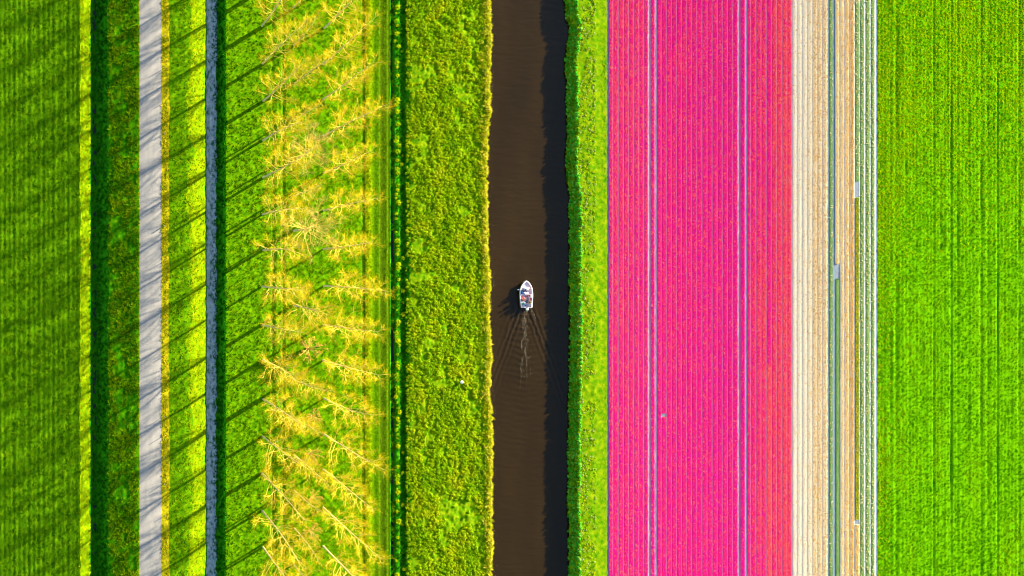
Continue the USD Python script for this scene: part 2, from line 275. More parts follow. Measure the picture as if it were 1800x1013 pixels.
p4 = prof([640, 643, 648, 652, 660, 667, 671, 676, 680, 683, 686], [0.0, 0.06, 0.09, 0.05, 0.03, 0.05, -0.03, -0.04, 0.03, -0.02, -0.04])
strip('mown_path', wx(640), wx(686), lambda X, Y, U: p4(X + 0.08 * fb(X * 0, Y, 0, 0.2, 2, 70)) + 0.07 * fb(X, Y, 2.5, 1.6, 3, 71), M['mown'], 0.13)
p5 = prof([686, 688, 689.5, 693, 695.5, 702, 707, 714, 720], [-0.04, -0.25, -0.66, -0.66, -0.14, -0.10, -0.36, -0.30, 0.0])
strip('narrow_ditch', wx(686), wx(720), lambda X, Y, U: p5(X + (0.42 * fb(X * 0, Y, 0, 0.45, 3, 81) + np.interp(Y, [-42, 0, 20, 42], [0.0, 0.0, 0.1, 0.15])) * np.minimum(1, 5 * np.minimum(U, 1 - U))) + 0.9 * np.clip(fb(X * 0.3, Y, 1, 0.5, 3, 84) - 0.02, 0, 0.3) * np.exp(-((X * PPM + 900 - 691.5) / 3.5) ** 2) + 0.16 * fb(X, Y, 2.2, 1.8, 3, 82) * np.minimum(1, 6 * np.minimum(U, 1 - U) + .2), M['bank_grass'], 0.13)
# the canal and its banks
ZW = -1.1
def canal_left(y):
    px = np.interp(506.5 - y * PPM, [-60, 0, 100, 200, 300, 380, 430, 500, 600, 700, 800, 900, 1013, 1080], [862, 863, 864, 861, 858, 856, 859, 861, 863, 863, 866, 867, 865, 866])
    return wx(px - 1.0) + jag(0.22, 0.5, 91)(y) + jag(0.12, 2.0, 93)(y)
def canal_right(y):
    px = np.interp(506.5 - y * PPM, [-60, 0, 25, 55, 100, 240, 300, 330, 400, 560, 700, 800, 900, 1013, 1080], [992, 992, 996, 1001, 993, 997, 993, 1000, 1000, 1001, 1000, 998, 998, 1000, 1000])
    return CX + (px - NX) / PPM * (H - ZW) / H + jag(0.18, 0.6, 95)(y) + jag(0.16, 2.2, 96)(y)
def z_rough(X, Y, U):
    d = (1 - U) * (canal_left(Y[:, 0])[:, None] - wx(720))        # metres from the water
    z = 0.10 + 0.26 * fb(X, Y, 1.3, 1.0, 4, 101) + 0.16 * fb(X, Y, 3.6, 3.0, 2, 102)
    z = z * np.minimum(1, 6 * U) + 0.10 * np.exp(-((d - 0.7) / 0.8) ** 2)
    return np.where(d < 0.35, (z + 1.35) * d / 0.35 - 1.35, z)
strip('canal_bank', wx(720), canal_left, z_rough, M['rough'], 0.14)
def z_right_bank(X, Y, U):
    d = U * (wx(1066.5) - canal_right(Y[:, 0])[:, None])
    z = 0.16 + 0.13 * fb(X, Y, 1.5, 1.1, 4, 111) * np.clip((4.6 - d) / 1.5, 0.12, 1) - 0.12 * np.clip((d - 2.8) / 2.5, 0, 1)
    k = np.clip(d / 0.9, 0, 1) ** 0.75
    return -1.4 + (z + 1.4) * k
strip('canal_bank', canal_right, wx(1066.5), z_right_bank, M['rough'], 0.14)
BX, BY, _ = W(922.6, 517.5, ZW); BS = 0.9
def z_canal(X, Y, U):
    z = ZW + 0.016 * fb(X, Y, 0.6, 3.0, 3, 121) * 2
    dx, dy = X - BX, (BY - 2.2) - Y                                  # dy grows behind the stern
    back = np.clip(dy, 0, None)
    env = np.exp(-back / 9.0) * (dy > -1.0)
    arm = np.abs(dx) - 0.75 - 0.36 * back
    z += 0.055 * env * np.cos((arm + 0.35 * fb(X, Y, 1.5, 1.5, 2, 124)) * 2 * np.pi / 0.75) * np.exp(-(arm / 1.1) ** 2) * np.clip((dy + 1) / 2, 0, 1)
    z += 0.05 * env * np.sin((back + 0.5 * fb(X, Y, 1, 1, 2, 125)) * 2 * np.pi / 0.9 + 1.5 * np.abs(dx)) * np.exp(-(dx / (0.6 + 0.25 * back)) ** 2)
    z += 0.03 * np.exp(-back / 5) * (dy > 0) * 2 * fb(X, Y, 2.4, 1.2, 3, 123) * np.exp(-(dx / (0.5 + 0.12 * back)) ** 2)
    return z
strip('canal', lambda y: canal_left(y) - 1.0, lambda y: canal_right(y) + 1.0, z_canal, M['canal'], 0.13)
strip('ditch_water', wx(161), wx(175), lambda X, Y, U: -1.23 + 0 * X, M['ditchwater'], 0.6)
strip('ditch_water', wx(362.5), wx(391), lambda X, Y, U: -1.22 + 0.05 * fb(X, Y, 3.5, 3, 3, 131), M['duckweed'], 0.16)
strip('ditch_water', wx(687), wx(702), lambda X, Y, U: -0.56 + 0 * X, M['ditchwater'], 0.6)
# flower field and crop
strip('flower_field', wx(1066.5), wx(1541.5), lambda X, Y, U: 0.0 + 0.015 * fb(X, Y, 2, 1, 2, 141), M['soil'], 0.45)
def z_crop(X, Y, U):
    px = X * PPM + 900
    z = 0.035 * fb(X, Y, 1.3, 0.5, 3, 151) + 0.02 * fb(X, Y, 6.5, 5.5, 2, 152) + 0.012 * stripes(X, 6.2) + 0.06 * fb(X, Y, 2.2, 0.12, 2, 154)
    for c, w, d in ((1641.5, 1.5, 0.07), (1672, 1.5, 0.08), (1725, 1.5, 0.09), (1754, 1.5, 0.08), (1737, 1.3, 0.06), (1576, 2, 0.06), (1792, 1.5, 0.08), (1683, 1.2, 0.06), (1565, 1.5, 0.05)):
        z = z - d * np.exp(-((px - c) / w) ** 2) * (0.5 + meshkit.noise(np.stack([X * 0, Y * 0.15, X * 0 + c], -1), 153))
    return z
strip('crop_field', wx(1541.5), wx(1815), z_crop, M['crop'], 0.15, extra_right=wx([1850, 1950, 2300, 3500, 6000]))

# ------------------------------------------------------------------ grass and herbs
def tuft(seed, n=12, h=0.25, spread=0.10, w=0.025, lean=0.6):
    r = np.random.default_rng(seed); V, F = [], []
    for k in range(n):
        a, b = r.uniform(0, 2 * np.pi), r.uniform(0, spread)
        p = np.array([b * np.cos(a), b * np.sin(a), -0.04]); d = a + r.normal(0, 0.7)
        hh = h * r.uniform(0.6, 1.1); le = lean * hh * r.uniform(0.4, 1.2)
        o = np.array([np.cos(d), np.sin(d), 0]); s = np.array([-np.sin(d), np.cos(d), 0]) * w * r.uniform(0.7, 1.3)
        m = p + o * le * 0.45 + [0, 0, hh * 0.7]; t = p + o * le + [0, 0, hh]
        i = len(V); V += [p - s, p + s, m - s * 0.8, m + s * 0.8, t]
        F += [(i, i + 1, i + 3), (i, i + 3, i + 2), (i + 2, i + 3, i + 4)]
    return np.array(V), np.array(F)
def herb(seed, n=26, r0=0.26, h=0.3, leaf=0.10):
    """rounded clump of leaves"""
    r = np.random.default_rng(seed); V, F = [], []
    for k in range(n):
        a, c = r.uniform(0, 2 * np.pi), r.uniform(0.1, 1)
        d = np.array([np.cos(a) * np.sqrt(1 - c * c), np.sin(a) * np.sqrt(1 - c * c), c])
        p = d * [r0, r0, h] * r.uniform(0.6, 1.05); u = np.cross(d, r.normal(size=3)); u /= np.linalg.norm(u); v = np.cross(d, u)
        L = leaf * r.uniform(0.6, 1.2); tip = d * 0.4 + r.normal(0, 0.3, 3)
        i = len(V); V += [p - u * L * 0.5, p + v * L * 0.8 + tip * L * 0.4, p + u * L * 0.5, p - v * L * 0.7]
        F += [(i, i + 1, i + 2), (i, i + 2, i + 3)]
    st = tube([(0, 0, -0.05), (0, 0, h * 0.5)], [0.02, 0.01], 4)
    return join([(np.array(V), np.array(F)), st])
def spots(x0, x1, density, seed, y=44.5, clump=None):
    r = np.random.default_rng(seed); n = int((x1 - x0) * 2 * y * density)
    P = np.stack([r.uniform(x0, x1, n), r.uniform(-y, y, n), np.zeros(n)], 1)
    if clump:
        sx, sy, cut, sd = clump
        keep = meshkit.fbm(np.stack([P[:, 0] * sx, P[:, 1] * sy, P[:, 2]], -1), 3, sd) > cut
        P = P[keep]
    return P
def zset(P, f):
    P[:, 2] = f(P[:, :1], P[:, 1:2], None if True else 0)[:, 0]; return P
def grass(name, label, P, mats, h=(0.8, 1.2), seed=0, protos=None, cat='grass', zs=None):
    r = np.random.default_rng(seed); n = len(P)
    protos = protos or [tuft(seed * 10 + k) for k in range(2)]
    s = r.uniform(*h, n)
    p = scatter('/World', name, [(t, m) for t in protos for m in mats], P, s, r.uniform(0, 2 * np.pi, n), 0.15, seed)
    return tag(p, label, cat, kind='stuff')
def zl(P, f): P[:, 2] = f(P[:, 0:1], P[:, 1:2])[:, 0]; return P
short = [tuft(1, 12, 0.13, 0.12, 0.022, 0.9), tuft(2, 12, 0.15, 0.12, 0.022, 0.9), tuft(3, 10, 0.11, 0.1, 0.025, 0.9)]
tall = [tuft(4, 16, 0.36, 0.16, 0.03, 0.7), tuft(5, 14, 0.42, 0.14, 0.03, 0.6), tuft(6, 16, 0.30, 0.18, 0.03, 0.8)]
big = [tuft(7, 26, 0.30, 0.24, 0.035, 0.5), herb(8, 36, 0.26, 0.24, 0.11), herb(9, 30, 0.22, 0.28, 0.10)]
P = zl(spots(wx(-25), wx(140), 7, 201), lambda X, Y: z_left(X, Y, None))
grass('field_grass', 'short green grass of the left field, in faint mown lines', P, [M['t_field']], seed=21, protos=short)
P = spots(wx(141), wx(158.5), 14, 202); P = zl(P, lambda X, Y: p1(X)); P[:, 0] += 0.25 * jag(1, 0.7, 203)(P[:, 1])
grass('ditch_grass', 'grass on the left slope of the left ditch, sunlight put into its bright colour', P, [M['t_bank']], (0.6, 1.1), 22, short)
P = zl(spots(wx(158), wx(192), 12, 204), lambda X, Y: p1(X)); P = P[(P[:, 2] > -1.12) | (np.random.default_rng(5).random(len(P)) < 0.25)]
grass('ditch_grass', 'grass in the bottom of the left ditch, shade put into its dark green', P, [M['t_shade']], (0.5, 0.9), 23, tall)
P = spots(wx(190), wx(244), 18, 205, clump=(0.9, 0.5, 0.42, 206))
grass('verge_grass', 'rough clumped grass between the left ditch and the road', P, [M['t_verge']], (0.4, 1.0), 24, tall)
P = spots(wx(243.6), wx(245.2), 30, 207)
grass('verge_grass', 'thin yellow grass fringe along the left road edge', P, [M['t_dry']], (0.7, 1.2), 25, short)
P = spots(wx(284.5), wx(296), 30, 208, clump=(0.8, 0.4, 0.38, 209))
grass('verge_grass', 'dry yellow grass strip along the right road edge', P, [M['t_dry'], M['t_dry'], M['t_bank']], (0.9, 1.6), 26, short)
P = zl(spots(wx(297), wx(361), 9, 210), lambda X, Y: p2(X))
grass('verge_grass', 'short bright grass between the road and the scummy ditch', P[P[:, 0] < wx(333) + 0.5 * fb(P[:, 0] * 0, P[:, 1], 0, 0.5, 2, 5)], [M['t_strip']], (0.8, 1.3), 27, short)
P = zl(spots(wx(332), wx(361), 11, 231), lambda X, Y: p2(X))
grass('slope_grass', 'yellow green grass on the left slope of the scummy ditch, sunlight put into its colour', P, [M['t_bank']], (0.7, 1.1), 41, short)
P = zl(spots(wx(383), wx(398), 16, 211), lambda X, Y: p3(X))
grass('ditch_grass', 'grass on the right slope of the scummy ditch, shade put into its dark green', P, [M['t_shade']], (0.5, 1.0), 28, tall)
P = spots(wx(375), wx(387), 26, 212, clump=(0.8, 0.35, 0.41, 213)); P = P[np.random.default_rng(3).random(len(P)) < (P[:, 0] - wx(373)) / 1.0]; P[:, 2] = -1.22
grass('water_plants', 'dark green water plants at the edge of the scummy ditch', P, [M['t_shade']], (0.4, 0.8), 29, [herb(30, 20, 0.2, 0.12, 0.1)], 'water plants')
P = zl(spots(wx(397), wx(640), 9, 214), lambda X, Y: z_meadow(X, Y, np.full_like(X, 0.5)))
grass('meadow_grass', 'lush short green grass of the meadow under the poplars', P, [M['t_meadow']], (0.8, 1.4), 30, short)
P = zl(spots(wx(643), wx(653), 24, 215), lambda X, Y: p4(X))
grass('ridge_grass', 'grass on the low ridge beside the poplars, sunlight put into its bright tone', P, [M['t_bank'], M['t_meadow']], (0.8, 1.4), 31, short)
P = zl(spots(wx(653), wx(686), 5, 216), lambda X, Y: p4(X))
grass('path_grass', 'mown grass of the striped path beside the narrow ditch', P, [M['t_field']], (0.5, 0.9), 32, short)
P = spots(wx(686.5), wx(694), 26, 232, clump=(0.6, 0.45, 0.49, 233)); P[:, 2] = -0.38
grass('ditch_grass', 'grass clumps reaching over the narrow dark ditch', P, [M['t_meadow'], M['t_shade']], (0.6, 1.1), 44, tall)
P = zl(spots(wx(697), wx(722), 10, 217), lambda X, Y: p5(X))
grass('ditch_grass', 'grass in the hollow right of the narrow ditch, shade put into its dark green', P, [M['t_shade']], (0.5, 1.0), 33, tall)
P = spots(wx(714), wx(860), 21, 218, clump=(0.7, 0.5, 0.38, 219)); P[:, 2] = (0.10 + 0.26 * fb(P[:, 0], P[:, 1], 1.3, 1.0, 4, 101)) * np.clip((P[:, 0] - wx(720)) / 2, 0, 1)
P = P[P[:, 0] < canal_left(P[:, 1]) - 0.4]
grass('bank_grass', 'tall rough yellow green grass between narrow ditch and canal', P, [M['t_rough']], (0.35, 0.95), 34, big)
r_ = np.random.default_rng(220); yy = r_.uniform(-45, 45, 3600); dd = np.abs(r_.normal(0, 0.45, len(yy)))
P = np.stack([canal_left(yy) - 0.12 - dd, yy, 0.12 + 0 * yy], 1)
grass('reed_fringe', 'grass fringe along the left canal edge, sunlight put into its pale yellow', P, [M['t_edge'], M['t_bank'], M['t_edge']], (0.6, 1.1), 35, tall)
r_ = np.random.default_rng(221); yy = r_.uniform(-45, 45, 3400); dd = r_.uniform(0.0, 1.0, len(yy)) ** 1.1
P = np.stack([canal_right(yy) + dd, yy, -1.35 + 1.5 * np.clip(dd / 0.9, 0, 1) ** 0.75], 1)
grass('bank_herbs', 'dark green leafy herbs hanging over the right canal edge', P, [M['t_herb'], M['t_herb'], M['t_herb'], M['t_verge']], (0.5, 0.85), 36, [herb(61, 30, 0.3, 0.3, 0.15), herb(62, 30, 0.25, 0.36, 0.13), tall[0]], 'herbs')
P = spots(wx(1015), wx(1046), 15, 222, clump=(0.6, 0.5, 0.38, 223)); P[:, 2] = 0.08
grass('bank_grass', 'rough grass on the right canal bank behind the leafy herbs', P, [M['t_rough'], M['t_bank'], M['t_grey']], (0.35, 0.75), 37, big)
P = spots(wx(1040), wx(1065.6), 16, 224); P[:, 2] = 0.02
grass('bank_grass', 'smooth yellow green grass beside the flower field', P, [M['t_bank'], M['t_crop']], (0.7, 1.2), 38, short)
P = zl(spots(wx(1543), wx(1812), 17, 225), lambda X, Y: z_crop(X, Y, None))
grass('crop_grass', 'dense bright green crop of the right field in drilled lines', P, [M['t_crop']], (0.55, 1.1), 39, short, 'crop')
P3 = zl(spots(wx(1543), wx(1812), 20, 228), lambda X, Y: z_crop(X, Y, None)); P3 = P3[np.random.default_rng(8).random(len(P3)) < np.clip((P3[:, 1] - 2) / 36 + (wx(1620) - P3[:, 0]).clip(0) / 12 * (P3[:, 1] > -20), 0, 1)]  # denser toward the top, where the painted glow is strongest
grass('crop_grass', 'yellow green crop blades toward the upper end, with a warm glow painted in', P3, [M['t_glow']], (0.6, 1.0), 43, short, 'crop')
P = spots(wx(1542.5), wx(1549), 14, 226); P2 = spots(wx(1549), wx(1566), 10, 227)
grass('crop_grass', 'even yellow green outer strip of the crop in the right field', P2, [M['t_bank'], M['t_crop']], (0.7, 1.0), 42, short, 'crop')
grass('crop_edge', 'olive yellow edge of the crop beside the flower beds', P, [M['t_dry'], M['t_crop']], (0.6, 1.0), 40, short, 'crop')

# ------------------------------------------------------------------ flower rows
def blossom(seed, wide=0.15, heads=6, h=0.085, hw=0.036, leaves=True):
    r = np.random.default_rng(seed); parts = []
    for k in range(heads):
        x, y = r.uniform(-wide / 2, wide / 2, 2); z = h * r.uniform(0.8, 1.1); w = hw * r.uniform(0.8, 1.2)
        a = r.uniform(0, 1) + np.arange(5) / 5 * 2 * np.pi
        ring = lambda q, zz: np.stack([x + q * np.cos(a), y + q * np.sin(a), np.full(5, zz)], 1)
        V = np.vstack([[(x, y, z - 0.035)], ring(w, z), ring(w * 0.45, z + 0.03), [(x, y, z + 0.022)]])
        F = []
        for i in range(5):
            j = (i + 1) % 5
            F += [(0, 1 + j, 1 + i), (1 + i, 1 + j, 6 + j), (1 + i, 6 + j, 6 + i), (6 + i, 6 + j, 11)]
        parts.append((V, np.array(F)))
    return join(parts)
def flower_mat(name, stops):
    n = {'o': ('object_info', {}), 'r': ('rgb_ramp', {'ramp': stops}), 'd': ('diffuse_bsdf', {}), 't': ('translucent_bsdf', {}), 'm': ('mix_closure', {'fac': 0.3})}
    return usdkit.material(stage, LK + name, n, [('o.random', 'r.fac'), ('r.color', 'd.color'), ('r.color', 't.color'), ('d.BSDF', 'm.closure1'), ('t.BSDF', 'm.closure2')], surface='m.closure')
FM = {
 'magenta': flower_mat('magenta_flower_look', [(0, (0.60, 0.005, 0.34)), (0.35, (0.80, 0.014, 0.37)), (0.75, (0.86, 0.018, 0.26)), (0.92, (0.88, 0.04, 0.20)), (1, (0.90, 0.22, 0.30))]),
 'pink': flower_mat('pink_flower_look', [(0, (0.64, 0.008, 0.34)), (0.35, (0.82, 0.010, 0.30)), (0.65, (0.88, 0.03, 0.21)), (0.88, (0.90, 0.13, 0.16)), (1, (0.92, 0.34, 0.26))]),
 'red': flower_mat('red_flower_look', [(0, (0.72, 0.008, 0.17)), (0.4, (0.84, 0.03, 0.15)), (0.75, (0.87, 0.12, 0.11)), (1, (0.90, 0.30, 0.18))]),
 'orange': flower_mat('orange_flower_look', [(0, (0.80, 0.06, 0.11)), (0.5, (0.87, 0.16, 0.10)), (1, (0.91, 0.38, 0.20))]),
 'cream': flower_mat('cream_flower_look', [(0, (0.66, 0.52, 0.28)), (0.15, (0.82, 0.76, 0.58)), (1, (0.85, 0.81, 0.68))]),
 'cream2': flower_mat('creamy_yellow_flower_look', [(0, (0.50, 0.32, 0.08)), (0.25, (0.80, 0.62, 0.30)), (0.6, (0.86, 0.74, 0.48)), (1, (0.88, 0.82, 0.66))]),
 'brown': flower_mat('golden_brown_flower_look', [(0, (0.36, 0.20, 0.02)), (0.2, (0.68, 0.42, 0.07)), (0.5, (0.82, 0.64, 0.28)), (1, (0.86, 0.76, 0.52))]),
 'yellow': flower_mat('pale_yellow_flower_look', [(0, (0.66, 0.42, 0.08)), (0.3, (0.84, 0.64, 0.22)), (1, (0.88, 0.76, 0.42))]),
 'gold': flower_mat('gold_flower_look', [(0, (0.50, 0.26, 0.02)), (0.5, (0.78, 0.46, 0.05)), (1, (0.85, 0.62, 0.16))]),
 'lime': flower_mat('lime_flower_look', [(0, (0.22, 0.30, 0.01)), (0.5, (0.45, 0.50, 0.01)), (1, (0.72, 0.62, 0.02))]),
 'speck': flower_mat('speckled_bud_look', [(0, (0.55, 0.42, 0.06)), (0.6, (0.75, 0.66, 0.25)), (1, (0.84, 0.80, 0.60))]),
}
LM = {'green': leafy('tulip_leaf_look', [(0, (0.05, 0.16, 0.03)), (0.5, (0.10, 0.24, 0.05)), (1, (0.20, 0.32, 0.08))]),
      'bluegreen': leafy('blue_green_leaf_look', [(0, (0.12, 0.26, 0.10)), (0.5, (0.20, 0.36, 0.14)), (1, (0.34, 0.45, 0.16))]),
      'dark': leafy('dark_leaf_look', [(0, (0.02, 0.14, 0.03)), (1, (0.06, 0.24, 0.06))]),
      'olive': leafy('olive_leaf_look', [(0, (0.10, 0.20, 0.01)), (1, (0.26, 0.32, 0.03))])}
M['ridge_soil'] = srf('bed_soil_look', [(0, (0.20, 0.17, 0.12)), (1, (0.34, 0.30, 0.24))], (5, 4, 4))
M['bed_green'] = srf('bed_leaf_look', [(0, (0.05, 0.12, 0.02)), (0.5, (0.12, 0.20, 0.05)), (1, (0.26, 0.28, 0.14))], (9, 6, 4))
M['bed_red'] = srf('bed_petal_look', [(0, (0.55, 0.02, 0.17)), (0.5, (0.74, 0.03, 0.26)), (1, (0.80, 0.08, 0.25))], (12, 9, 4))
M['bed_cream'] = srf('bed_cream_look', [(0, (0.70, 0.56, 0.32)), (0.5, (0.82, 0.72, 0.50)), (1, (0.86, 0.80, 0.62))], (12, 9, 4))
bl = [blossom(k) for k in (401, 402)]
lf = [tuft(411, 14, 0.12, 0.09, 0.025, 0.8), tuft(412, 14, 0.11, 0.09, 0.028, 0.8)]
YT, YB = wy(-14), wy(1027)
def bed_mesh(x0, x1, y0, y1, seed, hgt=0.055):
    ny = max(3, int((y1 - y0) / 0.25)); y = np.linspace(y0, y1, ny); u = np.array([0, 0.12, 0.35, 0.65, 0.88, 1.0]); zz = np.array([0.0, 0.8, 1, 1, 0.8, 0.0]) * hgt
    X = x0 + (x1 - x0) * u[None] + 0.02 * np.sin(y * 3.1 + seed)[:, None] * 0; Y = np.repeat(y[:, None], 6, 1)
    Z = np.repeat(zz[None], ny, 0) - 0.004 + 0.02 * fb(X, Y, 6, 3, 2, seed) * (zz > 0); Z[[0, -1]] = -0.004
    i = np.arange(ny - 1)[:, None] * 6 + np.arange(5)[None]
    return np.stack([X, Y, Z], -1).reshape(-1, 3), np.stack([i, i + 1, i + 7, i + 6], -1).reshape(-1, 4)
rows_made = 0
def flower_row(px0, px1, label, cat, cols, bed='bed_red', name='tulip_row', py0=-14, py1=1027, gaps=(), group=None, leaf=None, leaf_share=0.0, mixf=None):
    """cols: list of (material key, share); one long bed with its blossoms"""
    global rows_made; rows_made += 1; seed = 500 + rows_made
    x0, x1, y0, y1 = wx(px0), wx(px1), wy(py1), wy(py0)
    t = thing(name, ((x0 + x1) / 2, 0, 0), label, cat, group=group)
    c = (x0 + x1) / 2
    edges = sorted([y0, y1] + [wy(g) for ga in gaps for g in ga])
    for a, b in zip(edges[::2], edges[1::2]):
        obj('bed', bed_mesh(x0 - c, x1 - c, a, b, seed), M[bed], t, smooth=True)
    r = np.random.default_rng(seed); wd = x1 - x0
    na = max(3, int(round(wd / 0.135))); nl = int((y1 - y0) / 0.135)
    gx, gy = np.meshgrid((np.arange(na) + 0.5) / na * (wd - 0.04) + x0 + 0.02 - c, y0 + 0.06 + (np.arange(nl) + 0.5) * (y1 - y0 - 0.12) / nl, indexing='ij')
    P = np.stack([gx.ravel(), gy.ravel(), np.full(gx.size, 0.0)], 1); P[:, :2] += r.normal(0, 0.025, (len(P), 2))
    P[:, 0] = np.clip(P[:, 0], x0 - c - 0.01, x1 - c + 0.01)
    ok = np.zeros(len(P), bool)
    for a, b in zip(edges[::2], edges[1::2]): ok |= (P[:, 1] > a + 0.04) & (P[:, 1] < b - 0.04)
    ok &= r.random(len(P)) > 0.03
    P = P[ok]
    keys = [k for k, _ in cols]; sh = np.array([s for _, s in cols], float)
    prob = np.repeat(sh[None] / sh.sum(), len(P), 0)
    if mixf is not None: prob = mixf(P, prob); prob /= prob.sum(1, keepdims=True)
    which = (r.random(len(P))[:, None] > np.cumsum(prob, 1)).sum(1).clip(0, len(keys) - 1)
    protos = [((bl[i % 2] if k in FM else lf[i % 2]), FM.get(k) or LM[k]) for i, k in enumerate(keys)]
    parent = str(t.GetPath())
    p = scatter(parent, 'blossoms', protos, P, r.uniform(0.85, 1.2, len(P)), r.uniform(0, 6.28, len(P)), 0.12, seed, which)
    tag(p, kind='stuff')
    return t
NTH = ['first', 'second', 'third', 'fourth', 'fifth', 'sixth', 'seventh', 'eighth', 'ninth', 'tenth', 'eleventh', 'twelfth', 'thirteenth', 'fourteenth', 'fifteenth', 'sixteenth', 'seventeenth']
def patchy(i, glow_top=0.5):
    """colours drift along the row and from row to row"""
    def f(P, prob):
        q = prob.copy(); v = meshkit.fbm(np.stack([np.full(len(P), i * 0.7), P[:, 1] * 0.06, P[:, 1] * 0], -1), 3, 77)
        q[:, 0] *= np.clip(0.4 + 2.2 * (v - 0.25), 0.15, 2.0)
        q[:, -1] *= np.clip(1 + glow_top * P[:, 1] / 30, 0.25, 3)  # warm glow at the upper end, put into the share of the last colour
        return q
    return f
e1 = [1069.4, 1077.5, 1086.8, 1096, 1105, 1114, 1123, 1131.6, 1139.6]
e2 = [1154.2, 1162.4, 1171.4, 1180.2, 1189.3, 1198, 1207, 1215.8, 1224.8, 1233.8, 1243, 1251.9, 1260.8, 1269.8, 1278.9, 1288, 1297.4]
e3 = [1312.6, 1319.6, 1328.7, 1337.8, 1346.9, 1356, 1365.2, 1374.5, 1383.3, 1391.2]
GP = 'pink tulip rows'
for i in range(8):
    flower_row(e1[i] + 0.75, e1[i + 1] - 0.75, f'pink tulip row, {NTH[i]} right of the grey strip beside the grass bank', 'tulip row', [('magenta', 0.15 + 0.02 * i), ('pink', 0.6), ('orange', 0.3 - 0.025 * i)], group=GP, mixf=patchy(i, 0.8))
flower_row(1143.8, 1150.5, 'narrow pink tulip row between the two left wheel tracks', 'tulip row', [('magenta', 0.4), ('pink', 0.5), ('orange', 0.1)], group=GP, mixf=patchy(9))
for i in range(16):
    lab = f'pink tulip row, {NTH[i]} right of the left pair of wheel tracks'
    gaps = ()
    if i == 1: gaps = ((727.5, 732.5),); lab = 'pink tulip row with a small bare gap, second right of the left wheel tracks'
    flower_row(e2[i] + 0.65, e2[i + 1] - 0.65, lab, 'tulip row', [('magenta', 0.35 + 0.025 * i), ('pink', 0.6 - 0.025 * i), ('orange', 0.06)], group=GP, gaps=gaps, mixf=patchy(10 + i, 0.5))
flower_row(1301.3, 1309.1, 'narrow magenta tulip row between the two right wheel tracks', 'tulip row', [('magenta', 0.75), ('pink', 0.2), ('red', 0.05)], group=GP, mixf=patchy(30))
for i in range(9):
    t_ = i / 8
    mf = patchy(40 + i, 0.4)
    lab = f'{"magenta" if i < 3 else "red and pink"} tulip row, {NTH[i]} right of the right pair of wheel tracks'
    if i == 4:
        lab = 'tulip row turning from magenta to orange halfway, fifth right of the right wheel tracks'
        def mf(P, prob):
            q = prob * np.array([[1, 1, 1]]); low = P[:, 1] < wy(640); q[low] = (0.03, 0.35, 0.62); q[~low] = (0.75, 0.2, 0.05); return q
    flower_row(e3[i] + 0.75, e3[i + 1] - 0.75, lab, 'tulip row', [('magenta', max(0.06, 0.6 - 0.6 * t_)), ('red', 0.35 + 0.2 * t_), ('orange', 0.06 + 0.4 * t_)], group=GP, mixf=mf)
GW = 'white and yellow flower rows'
wr = [(1393.4, 1399.4, 'cream'), (1401.8, 1408.2, 'cream'), (1411, 1417.2, 'cream'), (1419.6, 1426.4, 'cream2'), (1428.6, 1435.2, 'brown'), (1437.6, 1444, 'brown'), (1446.2, 1453.6, 'brown2')]
for i, (a, b, k) in enumerate(wr):
    col = {'cream': [('cream', 0.93), ('cream2', 0.07 + 0.06 * i)], 'cream2': [('cream', 0.55), ('cream2', 0.45)], 'brown': [('cream2', 0.45), ('brown', 0.55)], 'brown2': [('cream2', 0.65), ('brown', 0.35)]}[k]
    nm = {'cream': 'creamy white', 'cream2': 'cream and pale yellow', 'brown': 'cream and golden brown speckled', 'brown2': 'cream speckled'}[k]
    flower_row(a - 0.35, b + 0.35, f'{nm} flower row, {NTH[i]} right of the pink tulips', 'flower row', col, 'bed_cream', 'flower_row', group=GW)
flower_row(1457.2, 1463.2, 'green leafy row between two blue grey tracks, flecked with yellow', 'flower row', [('green', 0.72), ('olive', 0.2), ('speck', 0.08)], 'bed_green', 'flower_row', group='green leafy rows')
flower_row(1468, 1474.6, 'pale yellow flower row ending halfway at a bare patch', 'flower row', [('yellow', 0.8), ('cream2', 0.2)], 'bed_cream', 'flower_row', py1=465, group=GW)
flower_row(1468, 1475, 'dark green leafy row starting below the bare blue grey patch', 'flower row', [('dark', 0.97), ('green', 0.03)], 'bed_green', 'flower_row', py0=490, group='green leafy rows')
flower_row(1476.6, 1483.2, 'pale yellow flower row, longest beside the row that ends halfway', 'flower row', [('yellow', 0.85), ('cream2', 0.15)], 'bed_cream', 'flower_row', group=GW)
flower_row(1485.2, 1491.8, 'pale yellow flower row just left of the golden row', 'flower row', [('yellow', 0.85), ('gold', 0.15)], 'bed_cream', 'flower_row', group=GW)
flower_row(1494, 1500.4, 'golden orange flower row left of the broken lime row', 'flower row', [('gold', 0.85), ('yellow', 0.15)], 'bed_cream', 'flower_row', group=GW)
flower_row(1503, 1509.6, 'thin blue green leafy row above the upper bare patch', 'flower row', [('bluegreen', 0.9), ('speck', 0.1)], 'bed_green', 'flower_row', py1=320, group='green leafy rows')
flower_row(1503, 1509.6, 'lime yellow flower row between the two bare patches', 'flower row', [('lime', 0.9), ('gold', 0.1)], 'bed_green', 'flower_row', py0=346.5, py1=914, group=GW)
flower_row(1503, 1509.6, 'short golden flower row below the lowest bare patch', 'flower row', [('gold', 0.5), ('yellow', 0.5)], 'bed_cream', 'flower_row', py0=921, group=GW)
for i, (a, b) in enumerate(((1511.8, 1518), (1521.2, 1527.8), (1530.6, 1536.3))):
    flower_row(a, b, f'blue green leafy row, {("left", "middle", "right")[i]} one of three between the white sand strips', 'flower row', [('bluegreen', 0.62), ('olive', 0.12 + 0.08 * i), ('speck', 0.12)], 'bed_green', 'flower_row', group='green leafy rows')
